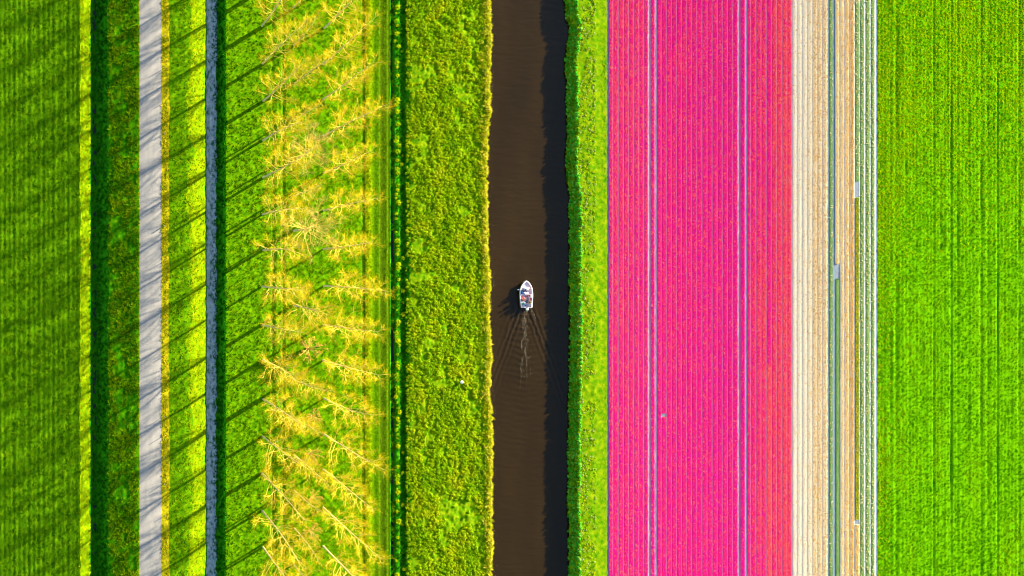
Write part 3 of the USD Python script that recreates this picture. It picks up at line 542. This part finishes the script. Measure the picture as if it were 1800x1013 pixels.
# bare tracks and pale sand strips: thin sheets over the soil
def sheet(name, px0, px1, py0, py1, z, mat, label=None):
    x0, x1 = wx(px0), wx(px1); y = np.linspace(wy(py1), wy(py0), max(3, int(abs(py1 - py0) / 8)))
    j = jag(0.03, 0.9, int(px0))(y)
    V = np.concatenate([np.stack([x0 + j, y, 0 * y + z], 1), np.stack([x1 + j, y, 0 * y + z], 1)]); n = len(y); i = np.arange(n - 1)
    return tag(obj(name, (V, np.stack([i, i + n, i + n + 1, i + 1], 1)), mat), label, kind='structure')
M['patch'] = srf('bare_patch_look', [(0, (0.10, 0.13, 0.16)), (0.5, (0.16, 0.19, 0.22)), (1, (0.22, 0.25, 0.27))], (7, 6, 4))
M['lilac'] = srf('lilac_track_look', [(0, (0.26, 0.18, 0.26)), (0.5, (0.34, 0.24, 0.33)), (1, (0.42, 0.30, 0.39))], (5, 1, 4))
for a, b in ((1140.4, 1143.5), (1150.8, 1153.5), (1298.5, 1301.0), (1309.4, 1312.0)): sheet('wheel_track', a, b, -20, 1033, 0.016, M['lilac'])
sheet('field_edge', 1066.3, 1069.8, -20, 1033, 0.016, M['greysand'])
for a, b in ((1539.6, 1541.6), (1453.8, 1456.9), (1463.4, 1467.7)): sheet('wheel_track', a, b, -20, 1033, 0.016, M['greysand'])
sheet('bare_patch', 1162.8, 1171.2, 727.5, 732.5, 0.020, M['patch']); sheet('bare_patch', 1467.8, 1475.4, 465, 490, 0.020, M['patch']); sheet('bare_patch', 1502.6, 1509.9, 320, 346.5, 0.020, M['patch']); sheet('bare_patch', 1502.6, 1509.9, 914, 921, 0.020, M['patch'])
for a, b in ((1501.1, 1502.5), (1510, 1511.6), (1518.3, 1520.9), (1528.1, 1530.4), (1536.8, 1539.3)): sheet('sand_strip', a, b, -20, 1033, 0.03, M['sand'])

# ------------------------------------------------------------------ poplars
def poplar(seed, Ht=22.0, crown0=0.21, width=2.3, nl=38, leaves=3400, low_spread=1.0):
    """trunk, limbs with their side shoots, twigs and young leaves"""
    r = np.random.default_rng(seed)
    n = 12; t = np.linspace(0, 1, n); bend = np.cumsum(np.cumsum(r.normal(0, 0.022, (n, 2)), 0), 0) * t[:, None]
    tp = np.stack([bend[:, 0], bend[:, 1], t * Ht - 0.1 * (t == 0)], 1)
    trunk = tube(tp, 0.15 * (1 - t) ** 1.3 + 0.012, 8)
    at = lambda s: np.array([np.interp(s, t, tp[:, k]) for k in range(3)])
    limbs, twigs, buds = [], [], []
    for i in range(nl):
        f = i / (nl - 1); s = crown0 + (0.97 - crown0) * f ** 1.1
        a = i * 2.4 + r.normal(0, 0.4); wd = width * (1 - f) ** 0.75 * (0.75 + 0.25 * min(1, f * 5)) * r.uniform(0.7, 1.15) * (low_spread if f < 0.25 else 1) + 0.35
        rise = wd * r.uniform(0.9, 1.5) + 0.3
        base = at(s); m = 6; u = np.linspace(0, 1, m)
        out = wd * (1 - (1 - u) ** 1.5); up = rise * u ** 1.25
        wob = np.cumsum(r.normal(0, 0.06, (m, 3)), 0); wob[0] = 0
        L = base + np.stack([np.cos(a) * out, np.sin(a) * out, up], 1) + wob
        parts = [tube(L, 0.030 * (1 - 0.65 * f) * (1 - u * 0.8) + 0.008, 5)]
        k2 = max(4, int(4 + 6 * (1 - f)))
        for k in range(k2):
            q = r.uniform(0.2, 1.0); b = np.array([np.interp(q, u, L[:, c]) for c in range(3)])
            a2 = a + r.normal(0, 0.9); ln = r.uniform(0.5, 1.3) * (0.5 + 0.5 * (1 - f)); d = np.array([np.cos(a2), np.sin(a2), r.uniform(0.3, 1.3)]); d /= np.linalg.norm(d)
            v = np.linspace(0, 1, 3)[:, None]; S = b + d * ln * v + [0, 0, 1] * (0.2 * ln * v ** 2)
            parts.append(tube(S, [0.013, 0.010, 0.006], 3))
            for w in range(5):
                q2 = r.uniform(0.2, 1); e = S[0] + (S[2] - S[0]) * q2; d2 = d + r.normal(0, 0.55, 3); d2 /= np.linalg.norm(d2); l2 = r.uniform(0.35, 1.0)
                twigs.append(tube([e, e + d2 * l2 * 0.5 + [0, 0, 0.02], e + d2 * l2 + [0, 0, 0.08]], [0.0065, 0.006, 0.0035], 3)); buds.append((e, d2, l2))
        limbs.append(join(parts))
    V, F = [], []
    per = leaves / len(buds)
    for e, d2, l2 in buds:
        for k in range(int(per + r.random())):
            p = e + d2 * l2 * r.uniform(0.1, 1.15) + r.normal(0, 0.13, 3); u_ = r.normal(size=3); u_ /= np.linalg.norm(u_); w_ = np.cross(u_, r.normal(size=3)); w_ /= np.linalg.norm(w_); z_ = r.uniform(0.03, 0.06)
            i = len(V); V += [p - u_ * z_, p + w_ * z_ * 0.6, p + u_ * z_, p - w_ * z_ * 0.6]; F += [(i, i + 1, i + 2), (i, i + 2, i + 3)]
    return trunk, limbs, join(twigs), (np.array(V), np.array(F))
def make_tree(name, loc, label, cat, seed, mats, rotz=0, scale=(1, 1, 1), group=None, **kw):
    trunk, limbs, twigs, buds = poplar(seed, **kw)
    t = thing(name, loc, label, cat, rotz, scale, group)
    obj('trunk', trunk, M['bark'], t, smooth=40)
    for l in limbs: obj('limb', l, M[mats[0]], t)
    tag(obj('twigs', twigs, M[mats[1]], t), kind='stuff'); tag(obj('young_leaves', buds, M[mats[2]], t), kind='stuff')
    return t
r_ = random.Random(5)
GT = 'poplars in rows on the meadow'
YEL = ('limb', 'twig', 'bud')
kinds = [dict(seed=1), dict(seed=2, width=2.5, leaves=3800), dict(seed=3, width=2.1, nl=34), dict(seed=4, width=2.6, low_spread=1.15, nl=34)]
row1 = [-86, -20, 46, 112, 177.6, 247, 312, 377, 440, 504, 571.5, 632.7, 702, 767, 832, 898, 962, 1027, 1092]
row2 = [-80, -15, 49.5, 113, 175, 239, 304, 370, 438, 502.7, 570.7, 633.5, 700.6, 763.5, 825.6, 892.5, 960.4, 1026]
rowm = [-118, -52, 14, 80, 147, 212, 345, 667, 735, 800, 862, 929, 992, 1058]
ext = [-86 - 66 * k for k in range(1, 8)]
protos = [None] * 4
def plant(px, py, label, k, sc):
    loc = W(px, py); rot = r_.uniform(0, 360); s = (sc, sc, sc * r_.uniform(0.95, 1.04))
    if protos[k] is None:
        protos[k] = make_tree('poplar', loc, label, 'tree', mats=YEL, rotz=rot, scale=s, group=GT, **kinds[k])
    else:
        dup(protos[k], loc, label, rot, s, GT, 'poplar')
def row(px, ys, name, sc0, sc1, jit):
    inn = [y for y in ys if -20 < y < 1020]
    for y in ys:
        lab = f'yellow poplar, {NTH[inn.index(y)]} from the top in the {name}' if y in inn else 'yellow poplar beyond the edge of the view, in line with the poplar rows'
        plant(px + r_.uniform(-jit, jit), y, lab, r_.randrange(4), r_.uniform(sc0, sc1))
row(461.5, row1 + ext, 'row nearest the scummy ditch', 0.93, 1.06, 1.5)
row(568.8, row2 + [y + 6 for y in ext], 'row nearest the mown path', 0.9, 1.03, 1.2)
row(516, rowm + [y - 32 for y in ext], 'middle row', 0.62, 0.82, 2.0)
# broad younger trees of the middle row, with pale brown branches
BRN = ('limb', 'twig_brown', 'bud_brown')
bt = make_tree('broad_tree', W(520.5, 279), 'broad young tree with bare pale brown branches, upper one of the middle row', 'tree', 21, BRN, 0, (1, 1, 0.95), 'broad young trees of the middle row', Ht=13.5, crown0=0.28, width=3.0, nl=34, leaves=1500, low_spread=1.3)
dup(bt, W(517, 406), 'broad young tree with pale brown branches near the photo middle, lower than the first', 70, (1.15, 1.15, 1.1))
bt2 = make_tree('broad_tree', W(517, 537), 'broad dense young tree with yellow leaves over pale branches, lowest of the broad trees', 'tree', 22, ('limb', 'twig', 'bud'), 0, (1, 1, 1), 'broad young trees of the middle row', Ht=15.5, crown0=0.22, width=3.1, nl=38, leaves=3500, low_spread=1.2)
# low bushes between the rows
def bush(seed, n=26, h=1.7, sp=1.3):
    r = np.random.default_rng(seed); st, bd = [], []
    for k in range(n):
        a = r.uniform(0, 6.28); o = sp * r.uniform(0.2, 1); hh = h * r.uniform(0.6, 1)
        S = np.array([[0.06 * np.cos(a), 0.06 * np.sin(a), -0.05], [o * 0.4 * np.cos(a), o * 0.4 * np.sin(a), hh * 0.55], [o * np.cos(a), o * np.sin(a), hh]])
        st.append(tube(S, [0.03, 0.022, 0.01], 4))
        for j in range(5):
            q = r.uniform(0.3, 1); e = S[1] + (S[2] - S[1]) * q; d = np.array([np.cos(a), np.sin(a), 0.8]) + r.normal(0, 0.5, 3); d *= 0.4 / np.linalg.norm(d)
            st.append(tube([e, e + d], [0.012, 0.006], 3))
            for w in range(5):
                p = e + d * r.uniform(0.2, 1.1) + r.normal(0, 0.05, 3); u = r.normal(0, 0.04, 3); v = r.normal(0, 0.03, 3); bd.append((np.array([p - u, p + v, p + u, p - v]), np.array([(0, 1, 2), (0, 2, 3)])))
    return join(st), join(bd)
b0 = None
for i, (x, y, s, lab) in enumerate([(541, 612, 1.5, 'largest low brown bush, between the poplar rows below the broad trees'), (549, 731, 1.0, 'low brown bush between poplar rows, second from the top'), (546, 797, 1.05, 'low brown bush between poplar rows, third from the top'), (549, 872, 0.9, 'small sparse low bush between poplar rows, fourth from the top'), (545, 931, 1.1, 'lowest brown bush between the poplar rows')]):
    if b0 is None:
        b0 = thing('bush', W(x, y), lab, 'bush', 0, (s, s, s), 'low brown bushes between the poplars'); st, bd = bush(91)
        tag(obj('stems', st, M['twig_brown'], b0), kind='stuff'); tag(obj('leaves', bd, M['bud_brown'], b0), kind='stuff')
    else: dup(b0, W(x, y), lab, 73 * i, (s, s, s))
# tussocks along the narrow ditch
r2 = np.random.default_rng(333); t0 = None
GS = 'tussocks along the narrow ditch'
ty_ = -10.0
while ty_ < 1020:
    ty_ += r2.choice([7, 9, 13, 21], p=[0.45, 0.25, 0.2, 0.1]) * r2.uniform(0.8, 1.2); y = ty_
    second = r2.random() < 0.18
    x = (707 if second else 698.5) + np.interp(y, [0, 500, 1013], [-2, 0, 0]) + r2.normal(0, 1.4); s = r2.uniform(0.45, 1.15) * (0.8 if second else 1); loc = W(x, y, -0.30 if second else -0.12)
    lab = 'bright round tussock in the row along the narrow dark ditch'
    if t0 is None:
        t0 = thing('tussock', loc, lab, 'tussock', 0, (s, s, s), GS); tag(obj('leaves', join([herb(71, 60, 0.36, 0.42, 0.13), tuft(72, 26, 0.5, 0.22, 0.03, 0.7)]), M['t_tussock'], t0), kind='stuff')
    else: dup(t0, loc, lab, r2.uniform(0, 360), (s, s, s))
# thin stakes in the dry verge, seen by their shadows on the road
M['stake'] = plain('weathered_wood_look', (0.30, 0.24, 0.16), 0.8)
s0 = None
tips = [(258, 83), (258, 139), (268, 193), (258, 253), (268, 249), (263, 413.5), (264, 412), (258.5, 477.5), (266, 639.5), (252, 754), (259, 783.5), (253, 824), (258, 869), (268, 920), (265, 975)]
for i, (tx, ty) in enumerate(sorted(tips, key=lambda t: t[1])):
    bx = 288.5 + 1.5 * math.sin(i * 2.1); dxp = bx - tx; hh = dxp / PPM / math.cos(AZ) * math.tan(ELEV)
    loc = W(bx, ty - dxp * math.tan(AZ))
    lab = f'thin wooden stake in dry verge right of the road, {NTH[i]} from the top'
    if s0 is None:
        s0 = thing('stake', loc, lab, 'stake', 0, (1, 1, hh), 'thin stakes along the road'); obj('post', tube([(0, 0, -0.1), (0, 0, 0.96)], [0.042, 0.038], 8), M['stake'], s0); obj('cap', tube([(0, 0, 0.96), (0, 0, 1.0)], [0.046, 0.018], 8), M['stake'], s0)
    else: dup(s0, loc, lab, 20 * i, (1, 1, hh))
# pale round block in the rough grass
ms = trimesh.creation.icosphere(2, 1.0); v = ms.vertices * [0.24, 0.22, 0.2]; v = v * (1 + 0.15 * (meshkit.noise(ms.vertices * 2.5, 4) - 0.5))[:, None]
p = obj('pale_stone', (v + W(812, 672, 0.55), ms.faces), plain('pale_stone_look', (0.62, 0.64, 0.66), 0.8), smooth=True); tag(p, 'small whitish round stone alone in the rough grass bank', 'stone')

# ------------------------------------------------------------------ foam and floating flecks
def flecks(P, sz, seed, z, stretch=1.0):
    r = np.random.default_rng(seed); parts = []
    for (x, y) in P:
        k = 6; a = np.sort(r.uniform(0, 6.28, k)); q = sz * r.uniform(0.4, 1.2) * r.uniform(0.6, 1, k)
        base = np.stack([x + q * np.cos(a), y + q * np.sin(a) * stretch, np.full(k, z)], 1); top = base * 1.0; c = np.array([[x, y, z + 0.012]])
        parts.append((np.vstack([base, c]), np.array([(i, (i + 1) % k, k) for i in range(k)])))
    return join(parts)
r_ = np.random.default_rng(61); n = 330; yy = r_.uniform(-43, 43, n); yy = np.concatenate([yy, r_.uniform(wy(700), wy(470), 90)])
P = np.stack([canal_left(yy) + 0.45 + np.abs(r_.normal(0, 0.28, len(yy))) + r_.exponential(0.12, len(yy)), yy], 1)
tag(obj('floating_flecks', flecks(P, 0.045, 62, ZW + 0.015), M['fleck']), 'pale flecks floating on the canal along its left edge', 'flecks', kind='stuff')
P = []
for q in np.linspace(0, 1, 360):
    yb = BY - 2.1 - q * 11.8; sp = 0.10 + 0.55 * q
    ph = r_.integers(0, 3)
    xx = BX + [-0.28 * q * 2.2 + 0.22 * math.sin(q * 24), 0.05 + 0.15 * math.sin(q * 31 + 1) + 0.25 * q, r_.normal(0, sp)][ph] + r_.normal(0, 0.10)
    if r_.random() < (1 - q) ** 0.7 + 0.1: P.append((xx, yb + r_.normal(0, 0.1)))
for q in np.linspace(0, 1, 16): P.append((BX + 0.85 + 0.7 * q + r_.normal(0, 0.06), BY - 1.6 - 2.2 * q + r_.normal(0, 0.2)))
tag(obj('wake_foam', flecks(P, 0.035, 63, ZW + 0.03, 1.9), M['foam']), 'thin strands of foam in the wake behind the white boat', 'foam', kind='stuff')

# ------------------------------------------------------------------ the boat
M['hull'] = plain('white_hull_look', (0.78, 0.76, 0.74), 0.25); M['liner'] = plain('lilac_liner_look', (0.52, 0.48, 0.56), 0.4)
M['blue'] = plain('blue_cushion_look', (0.03, 0.07, 0.30), 0.8); M['maroon'] = plain('maroon_cushion_look', (0.22, 0.03, 0.07), 0.8)
M['rubber'] = plain('brown_rail_look', (0.20, 0.07, 0.03), 0.5); M['motor'] = plain('white_motor_look', (0.82, 0.84, 0.84), 0.3); M['black'] = plain('black_look', (0.02, 0.02, 0.025), 0.4)
M['steel'] = plain('steel_look', (0.6, 0.6, 0.6), 0.3, metal=1.0); M['table'] = plain('table_look', (0.70, 0.72, 0.82), 0.4)
boat = thing('motor_boat', (BX, BY, ZW), 'white open motor boat with people aboard, on the brown canal', 'boat', rotz=1.5, scale=(BS, BS, BS))
NS = 25; s = np.linspace(0, 1, NS); ysb = -2.2 + 4.4 * s                   # stern to bow
hb = np.where(s < 0.5, 0.86 + 0.19 * np.sin(np.clip(s / 0.5, 0, 1) * np.pi / 2), 1.05 * np.clip(1 - ((s - 0.5) / 0.5) ** 2.5, 0, 1) ** 0.8); hb[-1] = 0.02
sheer = 0.46 + 0.16 * np.clip((s - 0.4) / 0.6, 0, 1) ** 1.6
def shell(inset, zb, flip):
    prof_ = [(1.0, 1.0), (0.98, 0.7), (0.90, 0.35), (0.62, 0.08), (0.0, 0.0), (-0.62, 0.08), (-0.90, 0.35), (-0.98, 0.7), (-1.0, 1.0)]
    V = [[max(hb[i] - inset, 0.005) * a, ysb[i] - (inset if i == NS - 1 else 0), zb + (sheer[i] - zb) * b] for i in range(NS) for a, b in prof_]
    k = len(prof_); F = []
    for i in range(NS - 1):
        for j in range(k - 1):
            q = (i * k + j, i * k + j + 1, (i + 1) * k + j + 1, (i + 1) * k + j); F.append(q[::-1] if flip else q)
    return np.array(V, float), np.array(F)
vo, fo = shell(0, -0.12, True); vi, fi = shell(0.07, 0.02, False)
def tri(f): return np.vstack([f[:, [0, 1, 2]], f[:, [0, 2, 3]]])
obj('hull', (vo, tri(fo)), M['hull'], boat, smooth=40)
obj('inner_hull', (vi, tri(fi)), M['liner'], boat, smooth=40)
tr = np.vstack([vo[:9], vo[:9] + [0, 0.06, 0]]); fan = [(0, j, j + 1) for j in range(1, 8)] + [(9, 9 + j + 1, 9 + j) for j in range(1, 8)] + [(0, 8, 17), (0, 17, 9)]
obj('transom', (tr, np.array(fan)), M['hull'], boat)
def rail(out, dz, w, hgt):
    P = np.vstack([np.stack([-(hb - out), ysb, sheer + dz], 1), np.stack([(hb - out), ysb, sheer + dz], 1)[::-1]]); k = len(P)
    d = np.gradient(P[:, :2], axis=0); d /= np.linalg.norm(d, axis=1, keepdims=True) + 1e-9; nn = np.stack([-d[:, 1], d[:, 0], 0 * d[:, 0]], 1)
    ring = [P + nn * w + [0, 0, -hgt], P + nn * w + [0, 0, hgt * 0.6], P + [0, 0, hgt], P - nn * w + [0, 0, hgt * 0.6], P - nn * w + [0, 0, -hgt]]
    V = np.stack(ring, 1).reshape(-1, 3); F = [(i * 5 + j, i * 5 + (j + 1) % 5, (i + 1) * 5 + (j + 1) % 5, (i + 1) * 5 + j) for i in range(k - 1) for j in range(5)]
    return V, tri(np.array(F))
obj('gunwale', rail(0.055, 0.02, 0.075, 0.03), M['hull'], boat, smooth=40)
obj('rubbing_rail', rail(-0.03, -0.16, 0.03, 0.035), M['rubber'], boat, smooth=40)
fl = np.vstack([np.stack([-(hb * 0.82 - 0.06).clip(0.01), ysb, 0 * s + 0.10], 1), np.stack([(hb * 0.82 - 0.06).clip(0.01), ysb, 0 * s + 0.10], 1)])[:]
i_ = np.arange(NS - 2); obj('floor', (fl, np.stack([i_, i_ + NS, i_ + NS + 1, i_ + 1], 1)), M['liner'], boat)
# fore deck, benches, table, mat
k0 = 18; fd = np.vstack([np.stack([-(hb[k0:] - 0.08).clip(0.01), ysb[k0:] - 0.02, sheer[k0:] - 0.10], 1), np.stack([(hb[k0:] - 0.08).clip(0.01), ysb[k0:] - 0.02, sheer[k0:] - 0.10], 1)]); n_ = NS - k0; i_ = np.arange(n_ - 1)
obj('fore_deck', (fd, np.stack([i_, i_ + n_, i_ + n_ + 1, i_ + 1], 1)), M['liner'], boat)
for sx in (-1, 1): obj('side_bench', box(min(sx * 0.42, sx * 0.86), max(sx * 0.42, sx * 0.86), -1.95, -0.1, 0.11, 0.36, 0.02), M['liner'], boat); obj('cushion', box(min(sx * 0.44, sx * 0.84), max(sx * 0.44, sx * 0.84), -1.1, -0.15, 0.365, 0.41, 0.02), M['maroon'], boat)
obj('bow_bench', box(-0.62, 0.62, 0.72, 1.10, 0.11, 0.36, 0.02), M['liner'], boat); obj('helm_seat', box(-0.82, -0.40, 0.05, 0.42, 0.11, 0.38, 0.02), M['blue'], boat)
obj('table', join([box(-0.30, 0.32, 0.0, 0.27, 0.56, 0.60, 0.015), box(-0.03, 0.05, 0.10, 0.17, 0.10, 0.56)]), M['table'], boat)
obj('floor_mat', box(-0.16, 0.16, -1.95, -0.75, 0.105, 0.125), M['blue'], boat)
mt = obj('outboard_motor', join([box(-0.15, 0.15, -2.62, -2.24, 0.38, 0.76, 0.07)]), M['motor'], boat)
obj('motor_leg', box(-0.06, 0.06, -2.52, -2.34, -0.5, 0.38, 0.02), M['black'], mt); obj('tiller', tube([(0, -2.26, 0.6), (0.05, -1.95, 0.64), (0.06, -1.7, 0.62)], 0.02, 6), M['black'], mt); obj('clamp', box(-0.09, 0.09, -2.34, -2.14, 0.33, 0.5, 0.01), M['black'], mt)
fe = trimesh.creation.capsule(0.42, 0.10, count=[10, 10]); fe.apply_translation([-1.12, 0.80, 0.10]); ff = obj('fender', (fe.vertices, fe.faces), M['motor'], boat, smooth=True); obj('fender_rope', tube([(-1.12, 0.8, 0.56), (-1.04, 0.8, 0.62), (-0.96, 0.8, 0.58)], 0.012, 5), M['rubber'], ff)
for sx in (-1, 1): obj('mooring_line', tube([(sx * 0.9, -0.9, 0.50), (sx * 1.07, -1.1, 0.30), (sx * 1.05, -1.6, 0.22), (sx * 0.98, -2.1, 0.35), (sx * 0.86, -2.16, 0.48)], 0.02, 5), M['rubber'], boat)

# ------------------------------------------------------------------ people
def sph(p, r, seg=10): return m3.Manifold.sphere(r, seg).translate([float(x) for x in p])
def bone(a, b, ra, rb, seg=10): return m3.Manifold.batch_hull([sph(a, ra, seg), sph(b, rb, seg)])
SK = plain('skin_look', (0.55, 0.30, 0.20), 0.6)
def person(loc, face, label, shirt, legs, hair, hat=None, lean=0.1, arms='lap', bare=False):
    """seated figure: hips at the origin, facing +y before turning"""
    t = thing('person', loc, label, 'person', rotz=face, scale=(BS, BS, BS))
    hip, chest, neck = np.array([0, 0, 0.10]), np.array([0, lean * 0.6, 0.42]), np.array([0, lean, 0.56]); head = np.array([0, lean + 0.03, 0.72])
    J = {}
    skin, top, low = [], [], []
    torso = [(hip + [x, 0, 0], 0.115) for x in (-0.09, 0.09)] + [(chest + [x, 0, 0], 0.105) for x in (-0.11, 0.11)] + [(neck + [x, 0, -0.06], 0.06) for x in (-0.16, 0.16)]
    skin.append(m3.Manifold.batch_hull([sph(p, q) for p, q in torso])); top.append(m3.Manifold.batch_hull([sph(p, q + 0.013) for p, q in torso]))
    skin.append(bone(neck - [0, 0, 0.03], neck + [0, 0.01, 0.07], 0.055, 0.05))
    skin.append(m3.Manifold.batch_hull([sph(head + [0, -0.012, 0.025], 0.092, 14), sph(head + [0, 0.025, -0.055], 0.058, 14)]))       # skull and jaw
    skin.append(m3.Manifold.batch_hull([sph(head + [0, 0.085, 0.015], 0.010, 6), sph(head + [0, 0.108, -0.02], 0.013, 6)]))             # nose
    for sx in (-1, 1):
        skin.append(sph(head + [sx * 0.088, -0.01, 0.0], 0.022, 8))
        sh = neck + [sx * 0.185, 0, -0.05]
        el = sh + ([sx * 0.05, 0.10, -0.26] if arms == 'lap' else [sx * 0.17, 0.06, -0.20]); wr_ = (np.array([sx * 0.11, lean + 0.30, 0.19]) if arms == 'lap' else el + [sx * 0.02, 0.22, -0.02])
        skin += [bone(sh, el, 0.052, 0.042), bone(el, wr_, 0.042, 0.029)]; top.append(bone(sh, el if not bare else (sh + el) / 2, 0.066, 0.056))
        if not bare: top.append(bone(el, wr_ * 0.9 + el * 0.1, 0.054, 0.040))
        d = (wr_ - el) / np.linalg.norm(wr_ - el); palm = wr_ + d * 0.055; skin.append(m3.Manifold.batch_hull([sph(wr_, 0.026, 8), sph(palm + [0.026, 0, 0], 0.017, 8), sph(palm - [0.026, 0, 0], 0.017, 8)]))
        for f, ln in zip((-0.027, -0.009, 0.009, 0.027), (0.062, 0.074, 0.070, 0.055)):
            b = palm + [f, 0, 0]; k = b + d * ln * 0.55; skin += [bone(b, k, 0.0095, 0.0085, 6), bone(k, k + (d * 0.6 + [0, 0, -0.8]) * ln * 0.5, 0.0085, 0.007, 6)]
        th = wr_ + d * 0.03; skin.append(bone(th - [sx * 0.022, 0, 0], th + d * 0.045 - [sx * 0.05, 0, 0.01], 0.011, 0.008, 6))
        h0 = hip + [sx * 0.095, 0.03, -0.01]; kn = np.array([sx * 0.13, 0.44, 0.07]); an = np.array([sx * 0.12, 0.50, -0.22]); toe = an + [sx * 0.02, 0.15, -0.035]
        skin += [bone(h0, kn, 0.085, 0.058), bone(kn, an, 0.055, 0.038)]; low += [bone(h0, kn, 0.099, 0.070), bone(kn, an, 0.067, 0.048)]
        J[sx] = m3.Manifold.batch_hull([sph(an + [0, 0, -0.02], 0.045, 8), sph(toe, 0.038, 8)])
    low.append(m3.Manifold.batch_hull([sph(hip + [x, 0, -0.01], 0.132) for x in (-0.08, 0.08)]))
    U = lambda L: m3.Manifold.batch_boolean(L, m3.OpType.Add)
    obj('body', U(skin), SK, t, smooth=50); obj('shirt', U(top), shirt, t, smooth=50); obj('trousers', U(low), legs, t, smooth=50)
    for sx in (-1, 1): obj('shoe', J[sx], M['black'], t, smooth=50); obj('eye', sph(head + [sx * 0.034, 0.083, 0.018], 0.011, 8), M['black'], t, smooth=True)
    obj('mouth', m3.Manifold.batch_hull([sph(head + [x, 0.074, -0.058], 0.008, 6) for x in (-0.022, 0.022)]), plain_lip, t, smooth=True)
    hr = sph(head + [0, -0.018, 0.034], 0.103, 16) - m3.Manifold.cube([0.3, 0.2, 0.12], True).translate([float(head[0]), float(head[1] + 0.10), float(head[2] - 0.02)]) - m3.Manifold.cube([0.4, 0.4, 0.2], True).translate([0, float(head[1]), float(head[2] - 0.15)])
    obj('hair', hr, hair, t, smooth=50)
    if hat is not None:
        c = (sph(head + [0, -0.01, 0.045], 0.112, 16) - m3.Manifold.cube([0.5, 0.5, 0.3], True).translate([0, float(head[1]), float(head[2] - 0.10)])) + m3.Manifold.cylinder(0.015, 0.09, 0.085, 14).translate([0, float(head[1] + 0.09), float(head[2] + 0.05)])
        obj('cap', c, hat, t, smooth=50)
    return t
plain_lip = plain('lip_look', (0.40, 0.12, 0.10), 0.6)
C = {k: plain(k + '_cloth_look', v, 0.85) for k, v in dict(white=(0.78, 0.76, 0.72), pinkish=(0.70, 0.42, 0.42), royal=(0.03, 0.14, 0.42), coral=(0.72, 0.24, 0.14), dark=(0.025, 0.025, 0.03), red=(0.55, 0.02, 0.06), teal=(0.10, 0.26, 0.28), maroonc=(0.25, 0.04, 0.10), denim=(0.08, 0.12, 0.28), tan=(0.50, 0.38, 0.20), grey=(0.34, 0.38, 0.42)).items()}
Hh = {k: plain(k + '_hair_look', v, 0.6) for k, v in dict(brown=(0.10, 0.055, 0.03), blond=(0.52, 0.38, 0.16), dark=(0.03, 0.02, 0.015), olive=(0.22, 0.17, 0.08)).items()}
A1 = math.radians(1.5)
def onboat(x, y, z):
    x, y, z = x * BS, y * BS, z * BS
    return (BX + x * math.cos(A1) - y * math.sin(A1), BY + x * math.sin(A1) + y * math.cos(A1), ZW + z)
person(onboat(0.28, 1.02, 0.37), 165, 'person in pink top with white trousers seated on the right of the bow bench', C['pinkish'], C['white'], Hh['brown'])
person(onboat(-0.27, 1.00, 0.37), 190, 'person in grey top and white cap seated on the left of the bow bench', C['grey'], C['maroonc'], Hh['brown'], C['white'])
person(onboat(-0.60, 0.20, 0.39), 0, 'person in blue top and white cap steering at the left side', C['royal'], C['denim'], Hh['dark'], C['white'], lean=0.02)
person(onboat(0.66, -0.30, 0.42), 80, 'person in white top and red trousers on the right bench', C['white'], C['red'], Hh['olive'])
person(onboat(-0.64, -0.78, 0.42), -80, 'person in orange pink top on the left bench', C['coral'], C['maroonc'], Hh['brown'], bare=True)
person(onboat(-0.62, -1.55, 0.37), -65, 'person in teal top near the stern, left bench', C['teal'], C['maroonc'], Hh['brown'])
person(onboat(0.62, -1.42, 0.37), 65, 'blond person in tan top and black trousers near the stern, right bench', C['tan'], C['dark'], Hh['blond'])
